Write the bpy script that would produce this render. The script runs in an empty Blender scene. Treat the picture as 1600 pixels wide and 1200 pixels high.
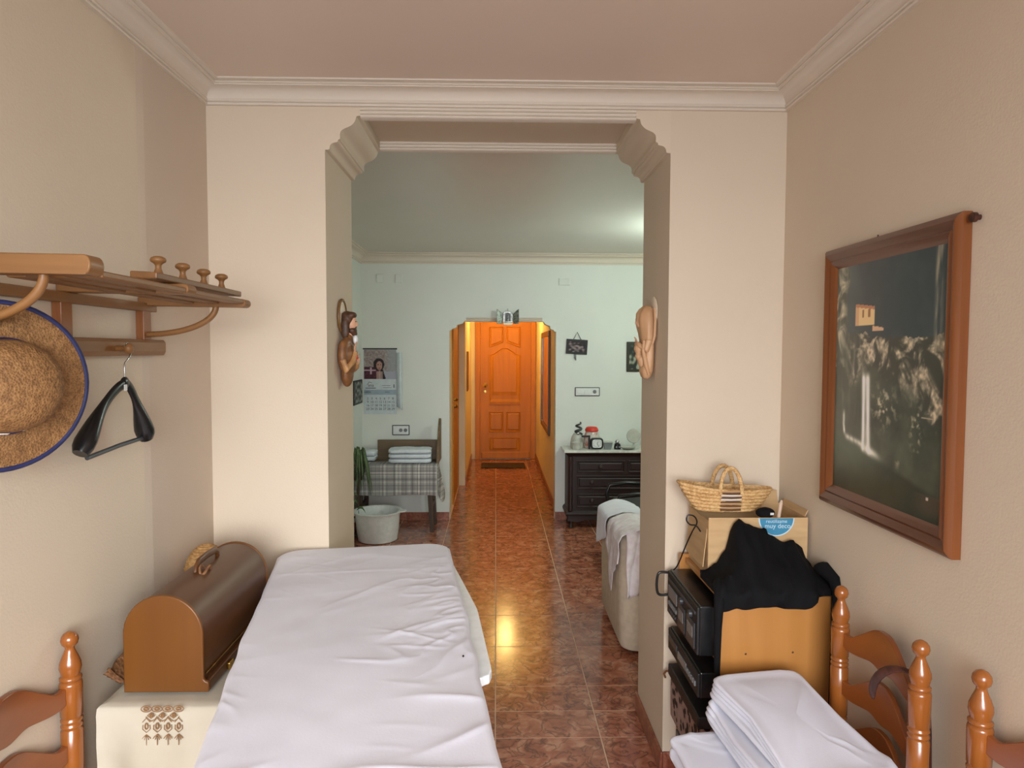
import bpy, bmesh, math, random
from mathutils import Vector, Matrix, noise
PI = math.pi
random.seed(7)
S = bpy.context.scene
COL = S.collection
CAMZ = 1.58

# ------------------------------------------------------------------ camera
cam_d = bpy.data.cameras.new('camera')
cam_d.sensor_width = 36.0
cam_d.lens = 1066.0 / 1600.0 * 36.0
cam_d.clip_start = 0.02
cam = bpy.data.objects.new('camera', cam_d)
COL.objects.link(cam)
yaw, pitch, roll = math.atan(25 / 1066), math.atan(52 / 1066), 0.003
fwd = Vector((math.sin(yaw) * math.cos(pitch), math.cos(yaw) * math.cos(pitch), -math.sin(pitch)))
rgt = Vector((math.cos(yaw), -math.sin(yaw), 0))
upv = rgt.cross(fwd)
r2 = rgt * math.cos(roll) + upv * math.sin(roll)
u2 = upv * math.cos(roll) - rgt * math.sin(roll)
cam.matrix_world = Matrix(((r2.x, u2.x, -fwd.x, 0), (r2.y, u2.y, -fwd.y, 0), (r2.z, u2.z, -fwd.z, CAMZ), (0, 0, 0, 1)))
S.camera = cam

# ------------------------------------------------------------------ world, lights, exposure
w = bpy.data.worlds.new('world'); S.world = w; w.use_nodes = True
bg = w.node_tree.nodes['Background']
bg.inputs[0].default_value = (0.75, 0.85, 1.0, 1); bg.inputs[1].default_value = 2.6
S.view_settings.view_transform = 'Standard'
S.view_settings.look = 'None'
S.view_settings.exposure = 0.2
S.view_settings.gamma = 1.0
S.view_settings.use_curve_mapping = False

def area_light(name, loc, direction, sx, sy, power, color):
    d = bpy.data.lights.new(name, 'AREA'); d.shape = 'RECTANGLE'; d.size = sx; d.size_y = sy
    d.energy = power; d.color = color
    o = bpy.data.objects.new(name, d); COL.objects.link(o); o.location = loc
    o.rotation_euler = Vector(direction).to_track_quat('-Z', 'Y').to_euler()
    return o
# open sky in front of the gallery window behind the camera: its light falls in through the window opening
area_light('sky_daylight', (0.7, -4.6, 2.75), (-0.10, 1, -0.36), 5.5, 3.6, 1020, (0.96, 0.967, 0.985))

# ------------------------------------------------------------------ materials
def lin(c):
    return tuple(((v / 255) / 12.92 if v / 255 <= 0.04045 else ((v / 255 + 0.055) / 1.055) ** 2.4) for v in c)
class Nt:
    def __init__(s, name):
        s.m = bpy.data.materials.new(name); s.m.use_nodes = True
        s.t = s.m.node_tree; s.b = s.t.nodes['Principled BSDF']
    def n(s, typ, **kw):
        x = s.t.nodes.new(typ)
        for k, v in kw.items():
            if k in x.inputs: x.inputs[k].default_value = v
            else: setattr(x, k, v)
        return x
    def l(s, a, b): s.t.links.new(a, b)
def setp(b, rough, metal=0, coat=0, spec=0.5):
    b.inputs['Roughness'].default_value = rough
    b.inputs['Metallic'].default_value = metal
    b.inputs['Coat Weight'].default_value = coat
    b.inputs['Coat Roughness'].default_value = 0.12
    b.inputs['Specular IOR Level'].default_value = spec
def ramp(nt, fac, stops):
    r = nt.n('ShaderNodeValToRGB'); e = r.color_ramp.elements
    while len(e) < len(stops): e.new(0.5)
    for i, (p, c) in enumerate(stops):
        e[i].position = p; e[i].color = (*lin(c), 1)
    nt.l(fac, r.inputs[0]); return r.outputs[0]
def M_noise(name, c1, c2, scale=8, rough=0.6, bump=0.0, bscale=120, stretch=(1, 1, 1), detail=4, metal=0, coat=0, lo=.35, hi=.65, bdist=0.002, dist=0.0, spec=.5, sheen=0):
    nt = Nt(name); tc = nt.n('ShaderNodeTexCoord'); mp = nt.n('ShaderNodeMapping')
    mp.inputs['Scale'].default_value = stretch; nt.l(tc.outputs['Object'], mp.inputs[0])
    no = nt.n('ShaderNodeTexNoise', Scale=scale, Detail=detail, Distortion=dist); nt.l(mp.outputs[0], no.inputs['Vector'])
    nt.l(ramp(nt, no.outputs['Fac'], [(lo, c1), (hi, c2)]), nt.b.inputs['Base Color'])
    setp(nt.b, rough, metal, coat, spec)
    if sheen: nt.b.inputs['Sheen Weight'].default_value = sheen
    if bump:
        bn = nt.n('ShaderNodeTexNoise', Scale=bscale, Detail=3); nt.l(tc.outputs['Object'], bn.inputs['Vector'])
        bp = nt.n('ShaderNodeBump', Strength=bump, Distance=bdist); nt.l(bn.outputs['Fac'], bp.inputs['Height'])
        nt.l(bp.outputs[0], nt.b.inputs['Normal'])
    return nt.m
def M_plain(name, c, rough=0.5, metal=0, coat=0, spec=.5):
    return M_noise(name, tuple(max(0, v - 5) for v in c), tuple(min(255, v + 5) for v in c), 30, rough, 0, metal=metal, coat=coat, spec=spec)
def M_wood(name, c1, c2, axis='z', rough=0.35, coat=0.3, scale=14):
    st = {'x': (.08, 1, 1), 'y': (1, .08, 1), 'z': (1, 1, .08)}[axis]
    return M_noise(name, c1, c2, scale, rough, 0.08, 90, st, 6, 0, coat, .3, .7, .001, 1.2)

WALL = M_noise('wall_paint', (212, 196, 174), (218, 202, 180), 1.2, 0.75, 0.35, 170, bdist=.0016)
WALL_SHADE = M_noise('wall_paint_shade', (205, 189, 170), (210, 194, 175), 1.2, 0.75, 0.35, 170, bdist=.0016)  # wall paint toned darker for the shade near the left corner
CEIL = M_noise('ceiling_paint', (225, 208, 192), (230, 213, 197), 1.0, 0.6, 0.15, 140, bdist=.001)
CEILB = M_noise('ceiling_gloss_paint', (216, 212, 202), (221, 217, 207), 1.0, 0.33, 0.15, 60, bdist=.0006)
TRIM = M_noise('plaster_trim', (221, 209, 193), (223, 211, 195), 3, 0.6)
WALLB = M_noise('wall_paint_room', (222, 225, 217), (228, 231, 224), 1.5, 0.7, 0.3, 120, bdist=.0016)
GROUT = M_plain('grout', (206, 172, 146), 0.6)
def tile_mat(name, dark=0):
    nt = Nt(name); tc = nt.n('ShaderNodeTexCoord'); oi = nt.n('ShaderNodeObjectInfo')
    ml = nt.n('ShaderNodeMath', operation='MULTIPLY'); ml.inputs[1].default_value = 40.0
    nt.l(oi.outputs['Random'], ml.inputs[0])
    ad = nt.n('ShaderNodeVectorMath', operation='ADD'); nt.l(tc.outputs['Object'], ad.inputs[0]); nt.l(ml.outputs[0], ad.inputs[1])
    a = nt.n('ShaderNodeTexNoise', Scale=15.0, Detail=7.0, Distortion=.9); nt.l(ad.outputs[0], a.inputs['Vector'])
    base = ramp(nt, a.outputs['Fac'], [(.32, (138, 76, 54)), (.5, (170, 104, 78)), (.68, (196, 138, 110))])
    v = nt.n('ShaderNodeTexNoise', Scale=11.0, Detail=8.0, Distortion=1.2); nt.l(ad.outputs[0], v.inputs['Vector'])
    vein = ramp(nt, v.outputs['Fac'], [(.455, (0, 0, 0)), (.50, (255, 255, 255)), (.545, (0, 0, 0))])
    mx = nt.n('ShaderNodeMix', data_type='RGBA'); mm = nt.n('ShaderNodeMath', operation='MULTIPLY'); mm.inputs[1].default_value = .75
    nt.l(vein, mm.inputs[0]); nt.l(mm.outputs[0], mx.inputs[0]); nt.l(base, mx.inputs[6]); mx.inputs[7].default_value = (*lin((84, 44, 32)), 1)
    nt.l(mx.outputs[2], nt.b.inputs['Base Color'])
    setp(nt.b, 0.16, spec=.6)
    bn = nt.n('ShaderNodeTexNoise', Scale=5.0, Detail=2.0); nt.l(ad.outputs[0], bn.inputs['Vector'])
    bp = nt.n('ShaderNodeBump', Strength=.12, Distance=.004); nt.l(bn.outputs['Fac'], bp.inputs['Height']); nt.l(bp.outputs[0], nt.b.inputs['Normal'])
    return nt.m
TILE = tile_mat('marbled_terracotta')
SKIRT = M_noise('skirting_tile', (120, 62, 46), (168, 108, 84), 22, 0.3, 0, dist=1.5)
CHAIR_V = M_wood('honey_wood_upright', (134, 74, 26), (160, 94, 40), 'z', .25, .5)
CHAIR_H = M_wood('honey_wood_slat', (122, 62, 22), (148, 80, 32), 'y', .28, .4)
RACKW = M_wood('rack_wood', (118, 78, 38), (148, 104, 58), 'x', .5, .1)
RACKY = M_wood('rack_wood_rail', (112, 72, 34), (142, 98, 52), 'y', .5, .1)
RACKZ = M_wood('rack_wood_post', (120, 68, 30), (156, 98, 50), 'z', .5, .1)
SEWW = M_wood('sewing_case_wood', (80, 46, 19), (98, 58, 25), 'y', .42, .12, 9)
SEWE = M_wood('sewing_case_end_wood', (100, 58, 14), (112, 67, 18), 'z', .4, .1, 9)
CABW = M_wood('beech_laminate', (172, 116, 56), (184, 128, 66), 'z', .4, .1, 8)
DOORW = M_wood('carved_door_wood', (186, 112, 14), (204, 128, 22), 'z', .5, 0, 9)
DARKW = M_wood('dark_dresser_wood', (30, 12, 9), (44, 18, 14), 'x', .5, 0)
BENCHW = M_wood('bench_wood', (98, 78, 56), (124, 102, 76), 'x', .55, 0)
BENCHD = M_wood('bench_leg_wood', (60, 44, 32), (84, 62, 46), 'z', .5, 0)
FRAMEW = M_wood('picture_frame_wood', (112, 60, 24), (134, 76, 34), 'z', .35, .3)
FRAMEY = M_wood('picture_frame_wood_rail', (88, 50, 30), (108, 64, 40), 'y', .35, .3)
SHEET = M_noise('white_sheet', (214, 214, 226), (222, 223, 234), 3, 0.85, .25, 220, bdist=.0008, sheen=.15)
CLOTH = M_noise('cream_cloth', (186, 177, 158), (198, 190, 172), 5, 0.9, .3, 260, bdist=.0008)
BOARD = M_plain('white_laminate', (240, 247, 250), .35)
WHITE = M_plain('white_plastic', (226, 228, 226), .35)
TOWEL = M_noise('white_towel', (214, 222, 230), (232, 238, 243), 20, .95, .6, 300, bdist=.002)
BLACKP = M_plain('black_plastic', (20, 21, 23), .28)
BLACKM = M_plain('black_matte', (26, 26, 28), .5)
DGREY = M_plain('dark_grey_panel', (58, 60, 64), .35)
LGREY = M_plain('grey_display', (120, 124, 126), .3)
FABRIC = M_noise('black_fabric', (7, 7, 9), (11, 11, 14), 12, .85, .3, 400, bdist=.001, spec=.22)
CARD = M_noise('cardboard', (186, 152, 108), (200, 167, 122), 6, .85, .15, 60, stretch=(1, 1, 6))
STRAW = None
def straw(name, c0, c1, c2, sc=60, st=(1, 1, 1), bump=.8):
    nt = Nt(name); tc = nt.n('ShaderNodeTexCoord'); mp = nt.n('ShaderNodeMapping'); mp.inputs['Scale'].default_value = st
    nt.l(tc.outputs['Object'], mp.inputs[0])
    v = nt.n('ShaderNodeTexVoronoi', Scale=sc); nt.l(mp.outputs[0], v.inputs['Vector'])
    n2 = nt.n('ShaderNodeTexNoise', Scale=sc * .25, Detail=4.0); nt.l(mp.outputs[0], n2.inputs['Vector'])
    a = nt.n('ShaderNodeMath', operation='ADD'); m = nt.n('ShaderNodeMath', operation='MULTIPLY'); m.inputs[1].default_value = .55
    nt.l(v.outputs['Distance'], m.inputs[0]); nt.l(m.outputs[0], a.inputs[0]); nt.l(n2.outputs['Fac'], a.inputs[1])
    nt.l(ramp(nt, a.outputs[0], [(.4, c0), (.7, c1), (1.0, c2)]), nt.b.inputs['Base Color'])
    setp(nt.b, .7)
    bp = nt.n('ShaderNodeBump', Strength=bump, Distance=.003); nt.l(v.outputs['Distance'], bp.inputs['Height']); nt.l(bp.outputs[0], nt.b.inputs['Normal'])
    return nt.m
STRAWH = straw('hat_straw', (96, 64, 32), (122, 84, 44), (146, 106, 62), 260, (1, 1, 1), .6)
STRAWB = straw('basket_straw', (150, 108, 60), (198, 156, 100), (222, 186, 132), 120, (1, 1, 1.6))
WICK = straw('brown_wicker', (70, 42, 24), (110, 70, 40), (140, 96, 58), 90)
COIL = straw('coil_straw', (140, 100, 56), (176, 134, 80), (198, 158, 104), 80)
NAVY = M_plain('navy_ribbon', (28, 34, 78), .6)
CHROME = M_plain('steel', (190, 190, 190), .2, 1)
BRASS = M_plain('brass', (200, 160, 80), .25, 1)
SILVER = M_noise('tarnished_silver', (90, 92, 86), (176, 178, 170), 60, .35, .5, 120, metal=.8)
LEATHER = M_noise('brown_leather', (48, 24, 18), (82, 44, 32), 40, .4, .2)
BLUE = M_plain('blue_print', (58, 134, 168), .5)
LBLUE = M_plain('pale_print', (190, 215, 226), .5)
UPH = M_noise('beige_upholstery', (196, 180, 158), (208, 192, 170), 30, .9, .3, 300)
PINKC = M_noise('pale_pink_cloth', (222, 208, 214), (236, 230, 234), 25, .9, .3, 200)
MARBLE = M_noise('white_marble', (206, 206, 196), (232, 232, 224), 9, .2, dist=2)
LEAF = M_noise('plant_leaf', (58, 80, 46), (104, 126, 82), 12, .5)
RED = M_plain('red_plastic', (214, 52, 34), .4)
GLASSY = M_plain('cloudy_jar', (186, 186, 176), .25)
INK = M_plain('dark_ink', (58, 66, 76), .7)
PAPER = M_plain('paper', (206, 216, 220), .7)
EMB = M_plain('embroidery_brown', (138, 100, 62), .8)
SKIN = M_noise('painted_skin', (200, 150, 118), (216, 168, 136), 30, .5)
HAIR = M_noise('painted_hair', (58, 36, 22), (84, 54, 32), 60, .5, .4, 120)
ROBE = M_noise('brown_robe', (106, 66, 34), (136, 90, 50), 25, .5, .3, 90)
ROBE2 = M_noise('ochre_robe', (160, 116, 70), (192, 146, 96), 25, .5, .3, 90)
CARVE = M_noise('pale_carved_wood', (190, 146, 104), (212, 170, 130), 14, .45, .15, 80, stretch=(1, 1, .2))
HALO = M_noise('halo_cream', (232, 212, 186), (242, 226, 204), 40, .5)
HALOE = M_plain('halo_rim', (116, 84, 44), .4)
HALLW = M_noise('hall_paint', (236, 218, 176), (242, 226, 186), 2, .7, .2, 120)
def M_glass(name):
    nt = Nt(name); nt.b.inputs['Transmission Weight'].default_value = 1; nt.b.inputs['Roughness'].default_value = .0
    nt.b.inputs['IOR'].default_value = 1.1; nt.b.inputs['Base Color'].default_value = (1, 1, 1, 1); return nt.m
def M_emit(name, c, s):
    nt = Nt(name); nt.b.inputs['Emission Color'].default_value = (*c, 1); nt.b.inputs['Emission Strength'].default_value = s
    nt.b.inputs['Base Color'].default_value = (.8, .8, .8, 1); return nt.m
def M_print(name, rough=.45, coat=0):
    nt = Nt(name); a = nt.n('ShaderNodeAttribute', attribute_name='print'); nt.l(a.outputs['Color'], nt.b.inputs['Base Color'])
    setp(nt.b, rough, coat=coat); return nt.m
PRINT = M_print('printed_image', .35, .25)
PRINTM = M_print('printed_paper', .7)
def M_plaid():
    nt = Nt('grey_plaid'); tc = nt.n('ShaderNodeTexCoord'); sp = nt.n('ShaderNodeSeparateXYZ'); nt.l(tc.outputs['Object'], sp.inputs[0])
    outs = []
    for axis, f in (('X', 95), ('Z', 95)):
        no = nt.n('ShaderNodeTexNoise', noise_dimensions='1D', Scale=38.0, Detail=2.0); nt.l(sp.outputs[axis], no.inputs['W'])
        outs.append(no.outputs['Fac'])
    ad = nt.n('ShaderNodeMath', operation='ADD'); nt.l(outs[0], ad.inputs[0]); nt.l(outs[1], ad.inputs[1])
    nt.l(ramp(nt, ad.outputs[0], [(.72, (96, 92, 92)), (.95, (138, 134, 132)), (1.0, (148, 144, 142))]), nt.b.inputs['Base Color'])
    mu = nt.n('ShaderNodeMath', operation='MULTIPLY'); mu.inputs[1].default_value = .5; nt.l(ad.outputs[0], mu.inputs[0])
    nt.l(ramp(nt, mu.outputs[0], [(.36, (112, 109, 110)), (.50, (156, 153, 151)), (.64, (222, 220, 214))]), nt.b.inputs['Base Color'])
    setp(nt.b, .9); return nt.m
PLAID = M_plaid()
def M_leopard():
    nt = Nt('leopard_print'); tc = nt.n('ShaderNodeTexCoord'); v = nt.n('ShaderNodeTexVoronoi', Scale=38.0); nt.l(tc.outputs['Object'], v.inputs['Vector'])
    nt.l(ramp(nt, v.outputs['Distance'], [(.30, (34, 22, 20)), (.42, (40, 28, 24)), (.46, (150, 122, 112)), (.8, (170, 146, 138))]), nt.b.inputs['Base Color'])
    setp(nt.b, .8); return nt.m
LEOP = M_leopard()

# ------------------------------------------------------------------ geometry helpers
def wloc(o):
    v = Vector((0, 0, 0))
    while o is not None:
        v += o.location; o = o.parent
    return v
def tag(o, label=None, cat=None, group=None, kind=None):
    if label: o['label'] = label
    if cat: o['category'] = cat
    if group: o['group'] = group
    if kind: o['kind'] = kind
    return o
def thing(name, loc, label, cat, group=None):
    o = bpy.data.objects.new(name, None); COL.objects.link(o); o.location = loc; o.empty_display_size = .05
    return tag(o, label, cat, group)
class MB:
    def __init__(s): s.v = []; s.f = []
    def add(s, vs, fs):
        n = len(s.v); s.v += [Vector(p) for p in vs]; s.f += [tuple(i + n for i in f) for f in fs]; return s
    def box(s, x0, x1, y0, y1, z0, z1):
        return s.add([(x0, y0, z0), (x1, y0, z0), (x1, y1, z0), (x0, y1, z0), (x0, y0, z1), (x1, y0, z1), (x1, y1, z1), (x0, y1, z1)],
                     [(0, 3, 2, 1), (4, 5, 6, 7), (0, 1, 5, 4), (1, 2, 6, 5), (2, 3, 7, 6), (3, 0, 4, 7)])
    def obox(s, c, ax, ay, az, hx, hy, hz):
        c = Vector(c); ax, ay, az = Vector(ax).normalized() * hx, Vector(ay).normalized() * hy, Vector(az).normalized() * hz
        P = [c + ax * i + ay * j + az * k for k in (-1, 1) for j in (-1, 1) for i in (-1, 1)]
        return s.add(P, [(0, 2, 3, 1), (4, 5, 7, 6), (0, 1, 5, 4), (1, 3, 7, 5), (3, 2, 6, 7), (2, 0, 4, 6)])
    def prism(s, pts, axis, a, b):
        # pts: 2D outline; axis 'x': (y,z), 'y': (x,z), 'z': (x,y)
        def P(p, t): return {'x': (t, p[0], p[1]), 'y': (p[0], t, p[1]), 'z': (p[0], p[1], t)}[axis]
        n = len(pts); vs = [P(p, a) for p in pts] + [P(p, b) for p in pts]
        fs = [tuple(range(n)), tuple(range(2 * n - 1, n - 1, -1))] + [(i, i + n, (i + 1) % n + n, (i + 1) % n) for i in range(n)]
        return s.add(vs, fs)
    def loft(s, rings, cap=True, closed=True):
        n = len(rings[0]); vs = [p for r in rings for p in r]; fs = []
        for k in range(len(rings) - 1):
            for i in range(n if closed else n - 1):
                j = (i + 1) % n; fs.append((k * n + i, k * n + j, (k + 1) * n + j, (k + 1) * n + i))
        if cap and closed:
            fs.append(tuple(range(n - 1, -1, -1))); fs.append(tuple((len(rings) - 1) * n + i for i in range(n)))
        return s.add(vs, fs)
    def lathe(s, prof, c=(0, 0, 0), seg=20, axis=(0, 0, 1)):
        q = Vector((0, 0, 1)).rotation_difference(Vector(axis).normalized()); c = Vector(c)
        rings = [[c + q @ Vector((r * math.cos(2 * PI * i / seg), r * math.sin(2 * PI * i / seg), z)) for i in range(seg)] for r, z in prof]
        return s.loft(rings)
    def tube(s, pts, r, seg=8, closed=False):
        pts = [Vector(p) for p in pts]; rings = []; n = len(pts); u = None
        for i, p in enumerate(pts):
            a = pts[max(i - 1, 0)] if not closed else pts[i - 1]; b = pts[min(i + 1, n - 1)] if not closed else pts[(i + 1) % n]
            t = (b - a).normalized()
            if u is None:
                ref = Vector((0, 0, 1)) if abs(t.z) < .9 else Vector((1, 0, 0)); u = t.cross(ref).normalized()
            else:
                u = (u - t * u.dot(t)).normalized()
            v = u.cross(t); rr = r[i] if isinstance(r, list) else r
            if not isinstance(rr, tuple): rr = (rr, rr)
            rings.append([p + u * math.cos(2 * PI * k / seg) * rr[0] + v * math.sin(2 * PI * k / seg) * rr[1] for k in range(seg)])
        if closed: rings.append(rings[0]); return s.loft(rings, cap=False)
        return s.loft(rings)
    def ell(s, c, rx, ry, rz, seg=18, rg=10):
        c = Vector(c); rings = []
        for k in range(rg + 1):
            a = -PI / 2 + PI * k / rg; cr = max(math.cos(a), .02)
            rings.append([c + Vector((rx * cr * math.cos(2 * PI * i / seg), ry * cr * math.sin(2 * PI * i / seg), rz * math.sin(a))) for i in range(seg)])
        return s.loft(rings)
    def sheet(s, P):   # P: 2D list of points -> open surface
        m, n = len(P), len(P[0])
        return s.add([p for r in P for p in r], [(i * n + j, i * n + j + 1, (i + 1) * n + j + 1, (i + 1) * n + j) for i in range(m - 1) for j in range(n - 1)])
    def build(s, name, mat, parent=None, smooth=None, bevel=0, solid=0, subd=0, remesh=0):
        xs = [p.x for p in s.v]; ys = [p.y for p in s.v]; zs = [p.z for p in s.v]
        o0 = Vector(((min(xs) + max(xs)) / 2, (min(ys) + max(ys)) / 2, min(zs)))
        me = bpy.data.meshes.new(name); me.from_pydata([p - o0 for p in s.v], [], s.f)
        bm = bmesh.new(); bm.from_mesh(me)
        if not solid: bmesh.ops.recalc_face_normals(bm, faces=bm.faces)
        bm.to_mesh(me); bm.free()
        me.materials.append(mat)
        if smooth is not None:
            me.polygons.foreach_set('use_smooth', [True] * len(me.polygons))
            if smooth < 180: me.set_sharp_from_angle(angle=math.radians(smooth))
        o = bpy.data.objects.new(name, me); COL.objects.link(o)
        o.location = o0
        if parent is not None:
            o.location = o0 - wloc(parent); o.parent = parent
        if solid:
            m = o.modifiers.new('solid', 'SOLIDIFY'); m.thickness = solid; m.offset = 0
        if remesh:
            m = o.modifiers.new('remesh', 'REMESH'); m.mode = 'VOXEL'; m.voxel_size = remesh; m.use_smooth_shade = True
            m = o.modifiers.new('smooth', 'SMOOTH'); m.factor = .5; m.iterations = 3
        if bevel:
            m = o.modifiers.new('bevel', 'BEVEL'); m.width = bevel; m.segments = 2; m.limit_method = 'ANGLE'; m.angle_limit = math.radians(40)
        if subd:
            m = o.modifiers.new('subd', 'SUBSURF'); m.levels = subd; m.render_levels = subd
        return o
def crv(P, n=6):
    P = [Vector(p) for p in P]; out = []
    for i in range(len(P) - 1):
        a, b, c, d = P[max(i - 1, 0)], P[i], P[i + 1], P[min(i + 2, len(P) - 1)]
        for k in range(n):
            t = k / n; out.append(.5 * ((2 * b) + (c - a) * t + (2 * a - 5 * b + 4 * c - d) * t * t + (3 * b - a - 3 * c + d) * t ** 3))
    return out + [P[-1]]
def struct(o, label=None): return tag(o, label, kind='structure')
def copy_tree(o, parent=None):
    c = o.copy(); COL.objects.link(c); c.parent = parent
    for ch in list(o.children): copy_tree(ch, c)
    return c
def nz(x, y, z=0): return noise.noise(Vector((x, y, z)))
def text_obj(body, size, loc, rot, mat, parent, name='lettering', ext=.0003, align='CENTER'):
    cu = bpy.data.curves.new(name, 'FONT'); cu.body = body; cu.size = size; cu.extrude = ext; cu.align_x = align; cu.align_y = 'CENTER'
    t = bpy.data.objects.new(name, cu); COL.objects.link(t)
    dg = bpy.context.evaluated_depsgraph_get(); me = bpy.data.meshes.new_from_object(t.evaluated_get(dg))
    bpy.data.objects.remove(t); me.materials.clear(); me.materials.append(mat)
    o = bpy.data.objects.new(name, me); COL.objects.link(o); o.rotation_euler = rot
    o.location = Vector(loc) - wloc(parent); o.parent = parent
    return o
def print_grid(name, origin, du, dv, nu, nv, fn, mat, parent):
    # flat printed picture: a grid whose colours come from fn(u, v), u right, v up, both 0..1
    o0, du, dv = Vector(origin), Vector(du), Vector(dv)
    m = MB(); m.sheet([[o0 + du * (i / nu) + dv * (j / nv) for i in range(nu + 1)] for j in range(nv + 1)])
    ob = m.build(name, mat, parent)
    at = ob.data.color_attributes.new('print', 'FLOAT_COLOR', 'POINT')
    cols = []
    for j in range(nv + 1):
        for i in range(nu + 1): cols += [*lin(fn(i / nu, j / nv)), 1]
    at.data.foreach_set('color', cols)
    return ob
def mixc(a, b, t):
    t = min(1, max(0, t)); return tuple(a[i] + (b[i] - a[i]) * t for i in range(3))
def sm(a, b, x):
    t = min(1, max(0, (x - a) / (b - a))); return t * t * (3 - 2 * t)

# ------------------------------------------------------------------ the setting
XL, XR, YB, YF, YG, ZC = -1.03, 1.048, -0.95, 2.48, 2.92, 2.515     # front room
BL, BR, YW, ZB = -1.235, 2.60, 6.30, 2.465                           # middle room
OL, OR, ZS = -0.61, 0.627, 2.445                                     # wide opening
AL, AR, ZA = -0.431, 0.552, 1.875                                    # far archway
HR, HL1, HL2, YD = 0.585, -0.445, -0.36, 9.90                        # hall

struct(MB().box(BL - .2, BR + .2, YB - .2, YD + .2, -.12, -.0012).build('floor', GROUT), 'marbled terracotta tile floor running from the front room to the hall door')
floor = bpy.data.objects['floor']
TS = 0.4315
def floor_tiles(x0, x1, y0, y1, cache={}):
    g = .0026
    ci0, ci1 = math.floor(x0 / TS), math.ceil(x1 / TS)
    r0, r1 = math.floor((y0 - 2.712) / TS), math.ceil((y1 - 2.712) / TS)
    for r in range(r0, r1):
        for c in range(ci0, ci1):
            a0, a1 = max(c * TS, x0) + g, min((c + 1) * TS, x1) - g
            b0, b1 = max(2.712 + r * TS, y0) + g, min(2.712 + (r + 1) * TS, y1) - g
            if a1 - a0 < .01 or b1 - b0 < .01: continue
            key = (round(a1 - a0, 4), round(b1 - b0, 4))
            if key in cache:
                o = bpy.data.objects.new('floor_tile', cache[key]); COL.objects.link(o)
                o.location = Vector(((a0 + a1) / 2, (b0 + b1) / 2, -.008)) - wloc(floor); o.parent = floor
            else:
                m = MB(); e = .0008
                m.loft([[(a0, b0, -.008), (a1, b0, -.008), (a1, b1, -.008), (a0, b1, -.008)],
                        [(a0, b0, -e), (a1, b0, -e), (a1, b1, -e), (a0, b1, -e)],
                        [(a0 + e, b0 + e, 0), (a1 - e, b0 + e, 0), (a1 - e, b1 - e, 0), (a0 + e, b1 - e, 0)]])
                o = m.build('floor_tile', TILE, floor); cache[key] = o.data
floor_tiles(XL, XR, YB, YF)
floor_tiles(OL, OR, YF, YG)
floor_tiles(BL, BR, YG, YW)
floor_tiles(AL, AR, YW, YW + .12)
floor_tiles(HL1, HR, YW + .12, YD)

struct(MB().box(XL - .12, XL, YB - .1, YF, 0, ZC).build('wall_left', WALL), 'cream plaster wall on the left carrying the coat rack')
struct(MB().box(XR, XR + .12, YB - .1, YF, 0, ZC).build('wall_right', WALL), 'cream plaster wall on the right carrying the waterfall picture')
struct(MB().prism([(XL - .001, 2.00), (XL + .003, 2.045), (XL + .003, YF), (XL - .001, YF)], 'z', 0, 2.447).build('shade_strip', WALL_SHADE), 'slightly proud added strip with the left corner shade in its colour')  # added strip: shaded end of the left wall, painted in with a soft edge
struct(MB().box(XL - .12, XR + .12, YB - .1, YF, ZC, ZC + .1).build('ceiling', CEIL), 'pinkish cream ceiling of the front room')
# arch wall with the wide opening
arch = MB().prism([(BL - .15, 0), (BL - .15, 2.62), (BR + .15, 2.62), (BR + .15, 0), (OR, 0), (OR, ZS), (OL, ZS), (OL, 0)], 'y', YF, YG).build('wall_middle', WALL)
struct(arch, 'cream wall with a wide opening between the two rooms')
prof = [(0, -.153), (.013, -.152), (.016, -.149), (.0165, -.143), (.0185, -.137), (.023, -.131), (.029, -.128), (.036, -.1265), (.043, -.1255), (.046, -.123), (.0465, -.116), (.052, -.1155), (.054, -.112), (.0535, -.102), (.054, -.094), (.057, -.087), (.063, -.081), (.072, -.0765), (.083, -.072), (.093, -.067), (.101, -.060), (.107, -.051), (.1105, -.041), (.112, -.034), (.120, -.033), (.126, -.031), (.126, 0), (0, 0)]
def corbel(par, x, z, sgn, y0, y1, k=1.0, kz=1.0, mat=WALL):
    pts = [(x + sgn * u * k, z + v * kz) for u, v in prof]
    o = MB().prism(pts, 'y', y0, y1).build('corbel', mat, par, smooth=35); o['label'] = 'stepped plaster corbel'
corbel(arch, OL, ZS, 1, YF, YG); corbel(arch, OR, ZS, -1, YF, YG)
def reeds(name, par, x0, x1, yf, back, z0, z1, mat=TRIM):
    pts = [(yf + back, z0)]
    n = 3; h = (z1 - z0) / n; d = -1 if back > 0 else 1
    for k in range(n):
        for t in range(7):
            a = PI * t / 6
            pts.append((yf + d * (math.sin(a) * .006), z0 + h * k + h * (.08 + .84 * t / 6)))
        pts.append((yf - d * .004, z0 + h * (k + 1)))
    pts.append((yf + back, z1))
    o = MB().prism(pts, 'x', x0, x1).build(name, mat, par, smooth=50); return o
reeds('reeded_moulding', arch, OL + .126, OR - .126, YF, .03, ZS - .040, ZS, TRIM)
reeds('reeded_moulding', arch, OL + .126, OR - .126, YG - .03, .03, ZS - .034, ZS + .004, TRIM)
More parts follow.
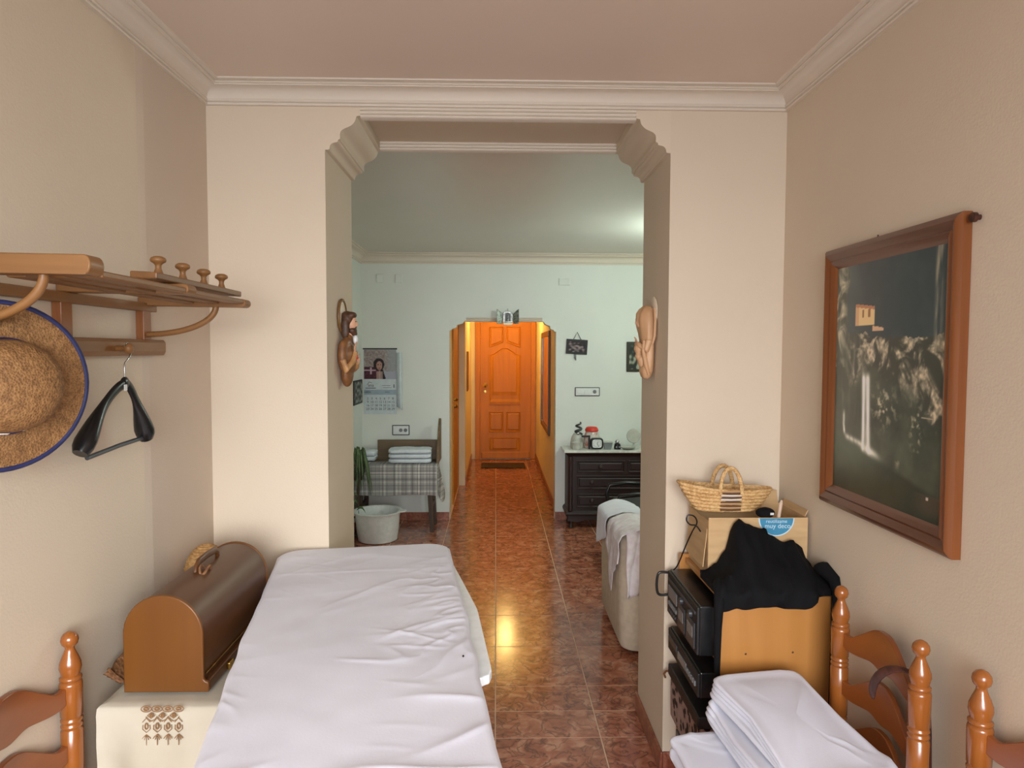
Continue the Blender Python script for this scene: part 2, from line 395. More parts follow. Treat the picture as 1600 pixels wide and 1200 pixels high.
def cornice(name, x0, x1, ya, yb, z, mat, h=.068, far_only=False):
    P = [(0, 0), (.011, 0), (.0125, .003), (.012, .007), (.008, .009), (.013, .011), (.015, .014), (.014, .018), (.010, .020), (.0115, .026), (.016, .034), (.023, .041), (.033, .047), (.044, .050), (.049, .0505), (.049, .054), (.054, .055), (.0565, .058), (.054, .061), (.060, .062), (.066, .064), (.068, .068), (0, .068)]
    rings = []
    for kk in range(4):
        r = []
        for d, v in P:
            d *= 1.12
            zz = z - h + v * h / .068
            r.append([(x0 + d, ya, zz), (x0 + d, yb - d, zz), (x1 - d, yb - d, zz), (x1 - d, ya, zz)][kk])
        rings.append(r)
    return struct(MB().loft(rings).build(name, mat, smooth=28))
cornice('trim_2', XL, XR, YB, YF, ZC, TRIM, h=.073)['label'] = 'moulded plaster cornice around the front room ceiling'
cornice('trim_3', BL, BR, YG, YW, ZB, TRIM, h=.095)['label'] = 'moulded plaster cornice around the middle room ceiling'
# middle room
struct(MB().box(BL - .12, BL, YG, YW, 0, ZB).build('wall_room_left', WALLB), 'pale wall at the left of the middle room')
struct(MB().box(BR, BR + .12, YG, YW, 0, ZB).build('wall_room_right', WALLB), 'pale wall at the right of the middle room')
struct(MB().box(BL - .12, BR + .12, YG, YW + .12, ZB, ZB + .1).build('ceiling_room', CEILB), 'glossy pale ceiling of the middle room')
far = MB().prism([(BL - .12, 0), (BL - .12, ZB), (BR + .12, ZB), (BR + .12, 0), (AR, 0), (AR, ZA), (AL, ZA), (AL, 0)], 'y', YW, YW + .12).build('wall_far', WALLB)
struct(far, 'pale green white far wall with an archway to the hall')
corbel(far, AL, ZA, 1, YW, YW + .12, 1.22, .72, WALLB); corbel(far, AR, ZA, -1, YW, YW + .12, 1.0, .78, WALLB)
reeds('reeded_moulding', far, AL + .155, AR - .126, YW, .03, ZA - .03, ZA + .012, TRIM)
# hall
struct(MB().box(HL1 - .1, HL1, YW + .12, 7.95, 0, 2.4).build('wall_hall_left', HALLW), 'hall wall beside the side door')
struct(MB().box(HL1 - .1, HL2, 7.95, YD, 0, 2.4).build('wall_hall_left_end', HALLW), 'yellow lit hall wall left of the carved door')
struct(MB().box(HR, HR + .1, YW + .12, YD, 0, 2.4).build('wall_hall_right', HALLW), 'yellow lit hall wall carrying the tall mirror')
struct(MB().box(HL1 - .1, HR + .1, YD, YD + .1, 0, 2.4).build('wall_hall_end', HALLW), 'end wall of the hall around the carved door')
struct(MB().box(HL1 - .1, HR + .1, YW + .12, YD + .1, 2.4, 2.5).build('ceiling_hall', HALLW), 'ceiling of the hall')
# gallery window wall behind the camera
rear = MB().box(XL, XR, YB - .1, YB, 0, .50).box(XL, XR, YB - .1, YB, 2.15, ZC).box(XL, XL + .1, YB - .1, YB, .50, 2.15).box(XR - .1, XR, YB - .1, YB, .50, 2.15)
struct(rear.build('wall_rear', WALL), 'gallery wall with the window')
win = struct(MB().box(XL + .1, XR - .1, YB - .09, YB - .05, .50, .55).box(XL + .1, XR - .1, YB - .09, YB - .05, 2.11, 2.15).box(XL + .1, XL + .15, YB - .09, YB - .05, .55, 2.11).box(XR - .15, XR - .1, YB - .09, YB - .05, .55, 2.11).build('window_1', WHITE), 'gallery window')
# skirting
def skirting(name, p0, p1, nrm, label, z1=.078):
    p0, p1, nrm = Vector((*p0, 0)), Vector((*p1, 0)), Vector((*nrm, 0))
    L = (p1 - p0).length; d = (p1 - p0) / L; k = max(1, round(L / TS)); root = None
    for i in range(k):
        a, b = p0 + d * (L * i / k + .001), p0 + d * (L * (i + 1) / k - .001)
        c = (a + b) / 2 + nrm * .0055 + Vector((0, 0, z1 / 2 + .0005))
        m = MB().obox(c, d, nrm, (0, 0, 1), (b - a).length / 2, .0055, z1 / 2)
        if root is None: root = m.build(name, SKIRT, bevel=.002); struct(root, label)
        else: m.build('skirting_tile', SKIRT, root, bevel=.002)
skirting('baseboard_right_jamb', (OR, YF - .011), (OR, YG + .011), (-1, 0), 'terracotta skirting along the right side of the opening')
skirting('baseboard_left_jamb', (OL, YF - .011), (OL, YG + .011), (1, 0), 'terracotta skirting along the left side of the opening')
skirting('baseboard_front_right', (OR, YF), (XR, YF), (0, -1), 'terracotta skirting right of the opening')
skirting('baseboard_front_left', (XL, YF), (OL, YF), (0, -1), 'terracotta skirting left of the opening')
skirting('baseboard_right', (XR, YB), (XR, YF - .011), (-1, 0), 'terracotta skirting along the right wall')
skirting('baseboard_left', (XL + .003, YB), (XL + .003, YF - .011), (1, 0), 'terracotta skirting along the left wall')
skirting('baseboard_far_left', (BL, YW), (AL, YW), (0, -1), 'terracotta skirting on the far wall under the bench')
skirting('baseboard_far_right', (AR, YW), (BR, YW), (0, -1), 'terracotta skirting on the far wall under the dresser')
skirting('baseboard_room_left', (BL, YG), (BL, YW - .011), (1, 0), 'terracotta skirting along the left wall of the middle room')
skirting('baseboard_hall_left', (HL2, 7.95), (HL2, YD), (1, 0), 'terracotta skirting along the hall left wall')
skirting('baseboard_hall_right', (HR, YW + .12), (HR, YD), (-1, 0), 'terracotta skirting along the hall right wall')

# carved entrance door at the end of the hall
DL, DR_, DZ = -.30, .575, 2.06
fr = MB().box(DL, DL + .07, YD - .03, YD, 0, DZ).box(DR_ - .07, DR_, YD - .03, YD, 0, DZ).box(DL + .07, DR_ - .07, YD - .03, YD, DZ - .05, DZ).build('door_1', DOORW, bevel=.006)
struct(fr, 'carved orange brown wooden entrance door at the end of the hall')
a, b = DL + .07, DR_ - .07
leaf = MB().box(a + .002, b - .002, YD - .022, YD - .002, .01, DZ - .052).build('door_leaf', DOORW, fr)
def panel(pts, y, dz=.012, name='door_panel'):
    cx = sum(p[0] for p in pts) / len(pts); cz = sum(p[1] for p in pts) / len(pts)
    rings = []
    for sc, yy in ((1, YD - .022), (1, y), (.94, y - .004), (.88, y + .008), (.80, y + .006), (.72, y - .004)):
        rings.append([(cx + (p[0] - cx) * sc, yy, cz + (p[1] - cz) * sc) for p in pts])
    MB().loft(rings).build(name, DOORW, leaf)
mid = (a + b) / 2; ww = b - a
def topcurve(x0, x1, z0, rise, n=12):
    return [(x0 + (x1 - x0) * i / n, z0 + rise * (.5 - .5 * math.cos(2 * PI * i / n))) for i in range(n + 1)]
panel([(b - .15, .80), (a + .13, .80)] + topcurve(a + .13, b - .15, 1.52, .11), YD - .036)
panel([(mid - .03, 1.70), (a + .13, 1.62), (a + .13, 1.93), (mid - .03, 1.93)][::-1], YD - .030)
panel([(b - .15, 1.62), (mid + .01, 1.70), (mid + .01, 1.93), (b - .15, 1.93)], YD - .030)
panel([(a + .13, .40), (mid - .03, .40), (mid - .03, .70), (a + .13, .70)], YD - .030)
panel([(mid + .01, .40), (b - .15, .40), (b - .15, .70), (mid + .01, .70)], YD - .030)
panel([(a + .13, .14), (b - .15, .14), (b - .15, .32), (a + .13, .32)], YD - .030)
MB().box(a + .02, b - .02, YD - .045, YD - .022, .012, .11).build('kick_board', DOORW, leaf, bevel=.01)
MB().lathe([(.001, 0), (.035, 0), (.035, .008), (.012, .012), (.012, .03), (.028, .04), (.03, .055), (.001, .065)], (a + .07, YD - .022, 1.08), 14, (0, -1, 0)).build('door_knob', BRASS, leaf, smooth=40)
MB().lathe([(.001, 0), (.022, 0), (.022, .008), (.001, .010)], (a + .07, YD - .022, .985), 12, (0, -1, 0)).build('lock', BRASS, leaf)
# side door in the hall
sd = MB().box(HL1, HL1 + .014, 6.94, 7.02, 0, 2.08).box(HL1, HL1 + .014, 7.84, 7.92, 0, 2.08).box(HL1, HL1 + .014, 7.02, 7.84, 2.0, 2.08).build('door_2', DOORW, bevel=.004)
struct(sd, 'brown side door on the left of the hall')
MB().box(HL1 + .0, HL1 + .008, 7.02, 7.84, .005, 2.0).build('door_leaf', DOORW, sd)
for zz in (1.07, 1.0): MB().lathe([(.001, 0), (.02, 0), (.016, .02), (.022, .03), (.001, .045)], (HL1 + .008, 7.10, zz), 12, (1, 0, 0)).build('door_knob', BRASS, sd)
# hall lamp (hidden above the archway) and room lamp
def globe_lamp(name, c, r, ztop, col, strength, label, cat):
    t = thing(name, (c[0], c[1], ztop - .0), label, cat)
    MB().lathe([(.001, 0), (.06, 0), (.05, -.02), (.02, -.03), (.02, c[2] + r * .9 - ztop), (.001, c[2] + r * .9 - ztop)], (c[0], c[1], ztop), 16).build('ceiling_rose', WHITE, t, smooth=40)
    MB().ell(c, r, r, r, 20, 12).build('globe', M_emit(name + '_glow', col, strength), t, smooth=180)
globe_lamp('hall_lamp', (.13, 8.9, 2.20), .075, 2.4, (1.0, .66, .22), 82, 'warm globe lamp on the hall ceiling above the carved door', 'lamp')
globe_lamp('ceiling_lamp', (1.50, 4.75, 2.24), .13, ZB, (.82, 1.0, .91), 52, 'cool white globe lamp on the middle room ceiling', 'lamp')

# ------------------------------------------------------------------ treatment table with sheet
TA = Vector((-.1614, .9869, 0)).normalized(); TP = Vector((TA.y, -TA.x, 0))
TF = Vector((-.472, 2.466, 0))            # middle of the far end
HW, TL, TZ = .300, 1.92, .865
def tpt(u, v, z): return TF + TP * u - TA * v + Vector((0, 0, z))
def rr(v, r=.075, L=TL):                 # half width of the rounded rectangle at distance v from the far end
    e = min(v, L - v)
    return HW - .027 * v - (0 if e >= r else r - math.sqrt(max(0, r * r - (r - e) ** 2)))
tb = thing('treatment_table', (TF.x + .15, TF.y - .9, 0), 'long padded treatment table with rounded corners under a white sheet', 'table')
def slab(z0, z1, k, name, mat, par):
    n = 14; vs = [0.0005 + .075 * (1 - math.cos(PI / 2 * i / n)) for i in range(n)]; vs += [TL - v for v in reversed(vs)]
    ring = [tpt(rr(v) * k, v, 0) for v in vs] + [tpt(-rr(v) * k, v, 0) for v in reversed(vs)]
    return MB().loft([[p + Vector((0, 0, z0)) for p in ring], [p + Vector((0, 0, z1)) for p in ring]]).build(name, mat, par, smooth=40)
slab(.80, .856, .985, 'padded_top', SHEET, tb)
slab(.755, .80, .93, 'frame', BENCHW, tb)
for v, u in ((.09, .2), (.09, -.2), (1.70, .22), (1.70, -.22)):
    p = tpt(u, v, 0); MB().loft([[p + Vector((x * k, y * k, z)) for x, y in ((-1, -1), (1, -1), (1, 1), (-1, 1))] for z, k in ((0, .016), (.755, .024))]).build('leg', BENCHW, tb)
bpts = [(x * .974, y * .974) for x, y in ((-.150, 2.40), (-.108, 2.22), (-.055, 1.985), (-.050, 1.95), (-.012, 1.625), (-.009, 1.592), (-.014, 1.567), (-.033, 1.552), (-.30, 1.50), (-.42, 2.38))]
MB().prism(bpts, 'z', .818, .840).build('side_board', BOARD, tb, bevel=.003)['label'] = 'pale blue white board jutting out'

def make_sheet():
    nu, nv = 110, 300; P = []
    def h(u, v):
        x, y = u * HW, v
        e = min(1, (1 - abs(u)) / .10); ev = min(1, v / .12)
        right = sm(.1, .95, u)
        def crease(ang, fa, fc, sd):     # long thin creases along direction ang
            ca_, sa_ = math.cos(ang), math.sin(ang); p = x * ca_ + y * sa_; q = -x * sa_ + y * ca_
            q += .03 * nz(p * 4, q * 2, sd + 3)
            return 1 - abs(nz(p * fa + sd, q * fc, sd)) * 2.6
        r1 = crease(.12, 1.1, 7.5, 1.3); r2 = crease(-.55, 1.5, 6.5, 5.1); r4 = crease(.45, 2.2, 12, 31.0)
        r3 = 1 - abs(nz(x * 8 - y * 6, y * 17 + x * 9, 9.7)) * 2
        m1 = sm(.0, .5, nz(x * 3, y * 3, 12.1) + .28); m2 = sm(.0, .5, nz(x * 3, y * 2.5, 22.7) + .22)
        w1 = max(0, r1) ** 5 * .0050 * m1; w2 = max(0, r2) ** 5 * .0048 * m2; w3 = max(0, r3) ** 3 * .0045 * right * sm(.15, .4, v) * (1 - sm(.85, 1.15, v))
        near = .35 + .65 * sm(.1, 1.0, v)
        return (w1 * near + w2 * near + w3) * (.25 + .75 * e) * ev + (.0026 * nz(x * 5, y * 4, 2) + (.0012 * nz(x * 15, y * 11, 4)) + .0030 * max(0, r4) ** 4 * near * sm(.0, .4, nz(x * 4, y * 4, 41))) * ev
    def edge(v, s):   # little pulls along the hem
        return .006 * nz(v * 9, s * 7.3, 3.3) * sm(.1, .4, v) + .008 * nz(v * 2.2, s * 3.1, 8.2) * sm(.2, .6, v)
    vs = []
    for i in range(nv + 1):
        t = i / nv
        vs.append(.0006 + (TL - .0012) * (t if t > .06 else t * t / .06 if t > 0 else 0))
    rows = []
    for v in vs:
        hw = rr(v); row = []
        for k, dz in ((1.004, -.022), (1.006, -.014), (1.004, -.008)): row.append(tpt(-hw * k - edge(v, -1), v, TZ + dz + .003 * nz(v * 5, 4.4 + k)))
        for j in range(nu + 1):
            u = -1 + 2 * j / nu; ed = max(0, (abs(u) - .96) / .04)
            row.append(tpt(hw * u + edge(v, 1 if u > 0 else -1) * sm(.6, 1, abs(u)) * (1 if u > 0 else -1), v, TZ + h(u, v) - .006 * ed * ed))
        for k, dz in ((1.004, -.008), (1.006, -.014), (1.004, -.022)): row.append(tpt(hw * k + edge(v, 1), v, TZ + dz + .003 * nz(v * 5, 9.4 + k)))
        rows.append(row)
    n = len(rows[0])
    cap = []                                # far and near hems
    for dz, dv in ((-.022, -.004), (-.014, -.005), (-.008, -.004)):
        cap.append([tpt(rr(vs[0]) * (-1 + 2 * j / (n - 1)), dv, TZ + dz) for j in range(n)])
    ob = MB().sheet(cap + rows).build('bed_sheet', SHEET, smooth=180)
    return ob
tag(make_sheet(), 'large wrinkled white sheet spread over the long treatment table', 'sheet')
sp = MB(); c = Vector((.712, 0, 0))
o = tag(MB().ell((-.075, 1.555, TZ + .006), .0025, .005, .002, 8, 6).build('lint_speck', BLACKM), 'tiny dark speck lying on the white sheet', 'speck')

# ------------------------------------------------------------------ sewing machine in its domed case, on a small cloth covered table
st = thing('sewing_table', (-.80, 1.95, 0), 'small table hidden under the cream embroidered cloth', 'table')
MB().box(-.955, -.60, 1.635, 2.265, .68, .712).build('table_top', BENCHW, st)
for x in (-.93, -.63):
    for y in (1.66, 2.24): MB().box(x - .02, x + .02, y - .02, y + .02, 0, .68).build('leg', BENCHW, st)
def cloth_box(x0, x1, y0, y1, zt, zb, name, mat, label, cat, seed=0, amp=.012, step=.012):
    # cloth over a table: a closed skirt plus top, with folds that grow towards the hem
    per = []
    nx, ny = int((x1 - x0) / step), int((y1 - y0) / step)
    for i in range(nx): per.append((x0 + (x1 - x0) * i / nx, y0, 0, -1))
    for i in range(ny): per.append((x1, y0 + (y1 - y0) * i / ny, 1, 0))
    for i in range(nx): per.append((x1 - (x1 - x0) * i / nx, y1, 0, 1))
    for i in range(ny): per.append((x0, y1 - (y1 - y0) * i / ny, -1, 0))
    rings = []; cx, cy = (x0 + x1) / 2, (y0 + y1) / 2
    for k in range(13):
        d = k / 12; z = zt + (zb - zt) * d; r = []
        for (x, y, nxn, nyn) in per:
            f = amp * d * (nz(x * 13 + seed, y * 13, 1 + d) + .5 * math.sin((x + y) * 48 + seed + 2 * nz(x * 5, y * 5, 4))) + .012 * d + .004 * nz(x * 20, y * 20, d * 5) * min(1, d * 4)
            if k == 0: f = -.003
            if nxn < 0: f *= .15
            zz = z - (.004 if k == 0 else 0) + (.006 * nz(x * 9, y * 9, seed) if k == 12 else 0)
            r.append((x + nxn * (f + (.002 if k else 0)), y + nyn * (f + (.002 if k else 0)), zz))
        rings.append(r)
    m = MB(); m.loft(rings[::-1] + [[(cx + (p[0] - cx) * s, cy + (p[1] - cy) * s, zt + .002 * nz(p[0] * 20, p[1] * 20, s)) for p in rings[0]] for s in (.985, .9, .7, .4, .1)], cap=False)
    o = m.build(name, mat, smooth=60, solid=.002); return tag(o, label, cat)
tc = cloth_box(-.962, -.592, 1.628, 2.27, .7155, .485, 'table_cloth', CLOTH, 'cream cloth with brown embroidery under the wooden sewing machine case', 'tablecloth', 3, .024)
# embroidery on the front drop
em = MB(); yf = 1.618
def ring2(cx, cz, rx, rz, r=.0011, n=14): em.tube([(cx + rx * math.cos(2 * PI * i / n), yf - .005 * (.72 - cz) / .2, cz + rz * math.sin(2 * PI * i / n)) for i in range(n)], r, 5, True)
def ln(*p): em.tube([(x, yf - .005 * (.72 - z - EZ) / .2, z + EZ) for x, z in p], .0010, 5)
EZ = .024
ex0 = -.800
for i in range(4):
    x = ex0 + (i - 1.5) * .0255
    ring2(x, .694+EZ, .0125, .0075); ring2(x, .694+EZ, .005, .0035, .0018)
    ring2(x, .652+EZ, .0035, .007, .0016); ln((x - .009, .662), (x, .672), (x + .009, .662)); ln((x - .008, .655), (x - .009, .645), (x, .637), (x + .009, .645), (x + .008, .655))
    for q in (-1, -.5, 0, .5, 1): ln((x, .632), (x + q * .007, .626 - .002 * (1 - abs(q))), (x + q * .010, .616 + abs(q) * .006))
    ln((x, .632), (x, .606))
for i in range(3):
    x = ex0 + (i - 1) * .0265
    ln((x - .009, .678), (x, .685), (x + .009, .678), (x, .671), (x - .009, .678)); ring2(x, .678+EZ, .003, .003, .0018)
    ln((x - .013, .675), (x - .008, .668), (x, .664), (x + .008, .668), (x + .013, .675))
em.build('embroidery', EMB, tc)['label'] = 'brown embroidered motif'

sw = thing('sewing_machine', (-.825, 1.92, .717), 'sewing machine in a domed brown wooden case with a carrying handle', 'sewing machine')
def arch_prof(hw, zb, zs, zt, n=22, cx=-.828):
    return [(cx - hw, zb)] + [(cx - hw * math.cos(PI * i / n), zs + (zt - zs) * math.sin(PI * i / n)) for i in range(n + 1)] + [(cx + hw, zb)]
MB().prism(arch_prof(.096, .7505, .872, .968), 'y', 1.692, 2.162).build('case_cover', SEWW, sw, smooth=40)
def end_prof():
    P = arch_prof(.0985, .7245, .872, .971); cx = -.828
    return P[:-1] + [(cx + .0985, .758), (cx + .103, .753), (cx + .111, .750), (cx + .111, .7245)]
MB().prism(end_prof(), 'y', 1.684, 1.694).build('end_panel', SEWE, sw, smooth=40, bevel=.003)
MB().prism(end_prof(), 'y', 2.160, 2.170).build('end_panel', SEWE, sw, smooth=40, bevel=.003)
MB().box(-.930, -.7175, 1.695, 2.159, .7245, .7500).build('base', SEWW, sw, bevel=.004)
MB().box(-.7305, -.7285, 1.70, 2.16, .764, .768).build('trim_line', BRASS, sw)
for y in (1.72, 2.12):
    for x in (-.915, -.735): MB().lathe([(.001, 0), (.009, 0), (.009, .0075), (.001, .0075)], (x, y, .717), 10).build('foot', BLACKM, sw)
MB().box(-.7165, -.709, 1.80, 1.83, .726, .745).build('latch', BRASS, sw, bevel=.002)
hd = MB().tube([(-.828, 1.875, .966), (-.828, 1.880, .982), (-.828, 1.895, .990), (-.828, 1.95, .993), (-.828, 2.005, .990), (-.828, 2.02, .982), (-.828, 2.025, .966)], [(.008, .006)] * 2 + [(.011, .006)] * 3 + [(.008, .006)] * 2, 10).build('handle', SEWW, sw, smooth=60)
MB().tube([(-.806 + .012 * math.cos(t), 1.885 + .022 * math.sin(t), .972 + .010 * math.cos(t * 2)) for t in [2 * PI * i / 16 for i in range(16)]], .0035, 6, True).build('cord_loop', WICK, hd)

# coiled straw basket and brown wicker tray behind the case
m = MB(); prof_c = []
for i in range(61):
    t = i / 60; a = t * PI / 2
    prof_c.append((max(.001, .070 * math.cos(a) * (1 + .02 * math.sin(i * PI / 2.5))), .717 + .12 + .105 * math.sin(a) + .0015 * math.sin(i * PI / 2.5)))
m.lathe([(.001, .717), (.062, .717), (.068, .76)] + prof_c, (-.952, 2.238, 0), 26)
tag(m.build('straw_basket', COIL, smooth=50), 'round coiled straw basket behind the wooden sewing machine case', 'basket')
m = MB()
rows = []
for i in range(15):
    a = i / 14; y = 1.745 + .40 * a; r = []
    for j in range(9):
        b = j / 8; zz = .719 + (.035 + .10 * sm(0, .8, a)) * b
        r.append((-.996 + .030 * (1 - b) + .003 * math.sin(i * 3 + j * 3), y - .02 * b, zz))
    rows.append(r)
m.sheet(rows); wk = m.build('wicker_tray', WICK, smooth=60, solid=.007)
tag(wk, 'dark brown wicker tray leaning on the wall behind the sewing case', 'tray')
for i in range(7):
    y = 1.75 + i * .065; MB().tube([(-.9625 + .0, y, .722), (-.978, y - .01, .742), (-.990, y - .02, .765 + .05 * sm(0, 7, i))], .004, 6).build('rib', WICK, wk)

# ------------------------------------------------------------------ coat rack on the left wall
rk = thing('coat_rack', (XL, 1.75, 1.56), 'wooden wall coat rack with a slatted hat shelf and upright knobs', 'coat rack')
def arm(y, x1, z1, drop=.010, hgt=.038, th=.05):
    n = 8; x0 = XL + .001; pts = []
    prof_a = [(x0, z1 + drop - hgt), (x1 - .012, z1 - hgt)] + [(x1 - .012 + .012 * math.sin(PI * i / n), z1 - hgt / 2 - hgt / 2 * math.cos(PI * i / n)) for i in range(n + 1)] + [(x0, z1 + drop)]
    MB().prism(prof_a, 'y', y - th / 2, y + th / 2).build('shelf_arm', RACKW, rk, smooth=40, bevel=.004)
arm(1.262, -.722, 1.7495, .004, .036, .046)
arm(1.650, -.722, 1.735, .004, .024, .046)
arm(2.015, -.722, 1.727, .004, .024, .046)
for x in (-.745, -.815, -.885):
    MB().box(x - .018, x + .018, 1.286, 1.99, 1.7125, 1.7255).build('shelf_slat', RACKY, rk, bevel=.003)
MB().prism([(-.812, 1.7385), (-.752, 1.7365), (-.752, 1.752), (-.812, 1.755)], 'y', 1.54, 2.045).build('knob_rail', RACKY, rk, bevel=.003)
for y in (1.605, 1.728, 1.850, 1.968):
    MB().lathe([(q * .9, h * .9) for q, h in ((.001, 0), (.013, 0), (.0105, .007), (.0075, .016), (.0075, .024), (.011, .029), (.018, .033), (.0195, .038), (.0175, .043), (.010, .047), (.001, .048))], (-.780, y, 1.7525), 18).build('knob', RACKW, rk, smooth=60)
for y in (1.262, 1.630, 2.00):
    MB().box(XL + .001, XL + .024, y - .021, y + .021, 1.585, 1.712).build('upright', RACKZ, rk, bevel=.002)
MB().box(XL + .001, XL + .028, .92, 2.05, 1.690, 1.7145).build('wall_rail', RACKY, rk, bevel=.003)
MB().prism([(XL + .001, 1.563), (XL + .034, 1.563), (XL + .040, 1.575), (XL + .040, 1.600), (XL + .034, 1.609), (XL + .001, 1.609)], 'y', .92, 2.075).build('peg_rail', RACKY, rk, bevel=.003)
def bracket(y, y2, x0, x1, z0, z1):
    pts = []
    for i in range(17):
        a = PI / 2 * i / 16; pts.append((x0 + (x1 - x0) * math.sin(a), y + (y2 - y) * i / 16, z1 - (z1 - z0) * math.cos(a)))
    MB().tube(pts, (.0095, .0085), 10).build('bracket', RACKW, rk, smooth=60)
bracket(2.0, 2.005, XL + .02, -.812, 1.624, 1.705)
bracket(1.262, 1.262, XL + .02, -.818, 1.624, 1.716)
for y in (1.46, 1.808):
    MB().lathe([(.001, 0), (.008, 0), (.008, .022), (.013, .026), (.0145, .034), (.012, .041), (.001, .044)], (XL + .038, y, 1.583), 14, (1, 0, 0)).build('peg', RACKW, rk, smooth=60)

# straw hat hanging on the rack
ht = thing('straw_hat', (-.90, 1.265, 1.36), 'woven straw hat with a navy ribbon edge hanging on the coat rack', 'hat')
hc = Vector((-.932, 1.300, 1.511)); hx = Vector((.85, -.52, .03)).normalized(); hu = Vector((0, 0, 1)); hr = hx.cross(hu).normalized() * -1; hu = hr.cross(hx) * -1
def hp(a, r, d): return hc + hr * (r * math.cos(a)) + hu * (r * math.sin(a)) + hx * d
def hat_rings(pr, n=44, wob=.0):
    return [[hp(2 * PI * i / n, r * 1.05 * (1 + wob * math.sin(3 * 2 * PI * i / n)), d + (.004 * math.sin(2 * 2 * PI * i / n) if r > .1 else 0)) for i in range(n)] for r, d in pr]
MB().loft(hat_rings([(.080, .008), (.10, .006), (.125, .003), (.148, .002), (.149, -.003), (.125, -.003), (.10, -.001), (.078, .000)]), cap=False).build('brim', STRAWH, ht, smooth=60)
MB().loft(hat_rings([(.081, .002), (.083, .020), (.082, .045), (.078, .066), (.070, .082), (.055, .093), (.035, .099), (.012, .101), (.001, .101)]), cap=False).build('crown', STRAWH, ht, smooth=60)
MB().tube([hp(2 * PI * i / 60, .158, .004 * math.sin(4 * PI * i / 60)) for i in range(60)], (.0055, .0045), 8, True).build('brim_edge', NAVY, ht, smooth=60)
MB().loft(hat_rings([(.0835, .004), (.0865, .006), (.0865, .024), (.084, .026)]), cap=False).build('ribbon', M_noise('patterned_ribbon', (34, 38, 84), (226, 222, 220), 38, .6, lo=.52, hi=.56), ht, smooth=60)

# black hanger
hg = thing('coat_hanger', (-.962, 1.79, 1.30), 'black plastic wide shoulder coat hanger hanging from the rack peg', 'hanger')
hx0 = -.962
sh = []
for s in (-1, 1):
    pts = []; rad = []
    for i in range(17):
        t = i / 16; y = 1.790 + s * (.010 + (.165 if s < 0 else .085) * t); z = 1.490 - .020 * t - .135 * t ** 1.25 ; z += .012 * math.sin(PI * t)
        pts.append((hx0 - .014 * t * (1 if s < 0 else -.3), y, z)); k = sm(.35, 1, t); rad.append((.0065 + .022 * k * (1 - .55 * sm(.9, 1.0, t)), .013 + .010 * k * (1 - .5 * sm(.93, 1.0, t))))
    MB().tube(pts, rad, 14).build('shoulder', BLACKP, hg, smooth=60)
MB().ell((hx0, 1.790, 1.494), .008, .018, .016, 14, 8).build('neck', BLACKP, hg, smooth=180)
MB().tube([(hx0 - .010, 1.635, 1.322), (hx0 - .004, 1.76, 1.334), (hx0 + .004, 1.885, 1.342)], .006, 8).build('trouser_bar', DGREY, hg, smooth=60)
MB().tube(crv([(hx0, 1.790, 1.505), (hx0, 1.789, 1.528), (hx0, 1.792, 1.545), (hx0 + .0, 1.803, 1.552), (hx0, 1.820, 1.566), (hx0, 1.824, 1.580), (hx0, 1.815, 1.594), (hx0, 1.802, 1.5975), (hx0, 1.790, 1.588)]), .0018, 8).build('hook', CHROME, hg, smooth=60)
MB().box(hx0 + .0062, hx0 + .0085, 1.772, 1.786, 1.474, 1.490).build('size_clip', WHITE, hg, bevel=.001)

# ------------------------------------------------------------------ ladder back chairs
def post_prof(full):
    P = [(.017, 0), (.021, .06), (.0225, .10), (.0225, .40), (.0235, .505)]
    for g in (.535, .547, .690, .703, .716): P += [(.0235, g - .0045), (.0205, g - .0015), (.0205, g + .0015), (.0235, g + .0045)]
    P += [(.0245, .795), (.0235, .800), (.0195, .8035), (.0235, .807), (.0235, .812), (.019, .816), (.0205, .822), (.0235, .834), (.0225, .846), (.0175, .860), (.0125, .872), (.0100, .879), (.0105, .884), (.0165, .890), (.0190, .899), (.0175, .908), (.0125, .915), (.005, .9192), (.001, .920)]
    return P
def slat_mesh(zt, name, par, x=0.0):
    n = 40; rings = []
    for i in range(n + 1):
        s = -1 + 2 * i / n; y = s * .171
        a = abs(s)
        top = zt + .064 * (1 - sm(.05, .85, a)) - .005 * sm(.6, .8, a) * sm(1, .8, a)
        bot = zt - .046 + .014 * (1 - sm(.15, .75, a)) - .010 * (1 - sm(.0, .35, a)) + .006 * sm(.75, 1, a)
        xb = x - .022 * (1 - s * s); th = .007
        rings.append([(xb - th, y, bot), (xb + th, y, bot), (xb + th, y, top), (xb - th, y, top)])
    MB().loft(rings).build(name, CHAIR_H, par, smooth=30, bevel=.002)
SEATM = straw('rush_seat', (150, 110, 60), (190, 150, 92), (212, 176, 120), 80)
def make_chair(label):
    t = thing('dining_chair', (0, 0, 0), label, 'chair', 'ladder back dining chairs')
    for s in (-1, 1): MB().lathe(post_prof(1), (0, s * .181, 0), 22).build('post', CHAIR_V, t, smooth=50)
    for zt in (.795, .659, .533): slat_mesh(zt, 'slat', t)
    MB().prism([(-.015, -.16), (.40, -.19), (.425, -.175), (.425, .175), (.40, .19), (-.015, .16)], 'z', .425, .455).build('seat', SEATM, t, bevel=.008)
    for s in (-1, 1): MB().lathe([(.015, 0), (.02, .06), (.022, .1), (.019, .2), (.0225, .3), (.0225, .424)], (.39, s * .185, 0), 16).build('leg', CHAIR_V, t, smooth=50)
    for z in (.16, .30):
        MB().tube([(.39, -.185, z), (.39, .185, z)], .010, 8).build('stretcher', CHAIR_H, t, smooth=60)
        for s in (-1, 1): MB().tube([(0, s * .181, z + .03), (.39, s * .185, z + .03)], .010, 8).build('stretcher', CHAIR_H, t, smooth=60)
    return t
ch = make_chair('honey wood ladder back chair holding the folded white linen')
ch.location = (.977, 1.694, 0); ch.rotation_euler = (0, 0, PI)
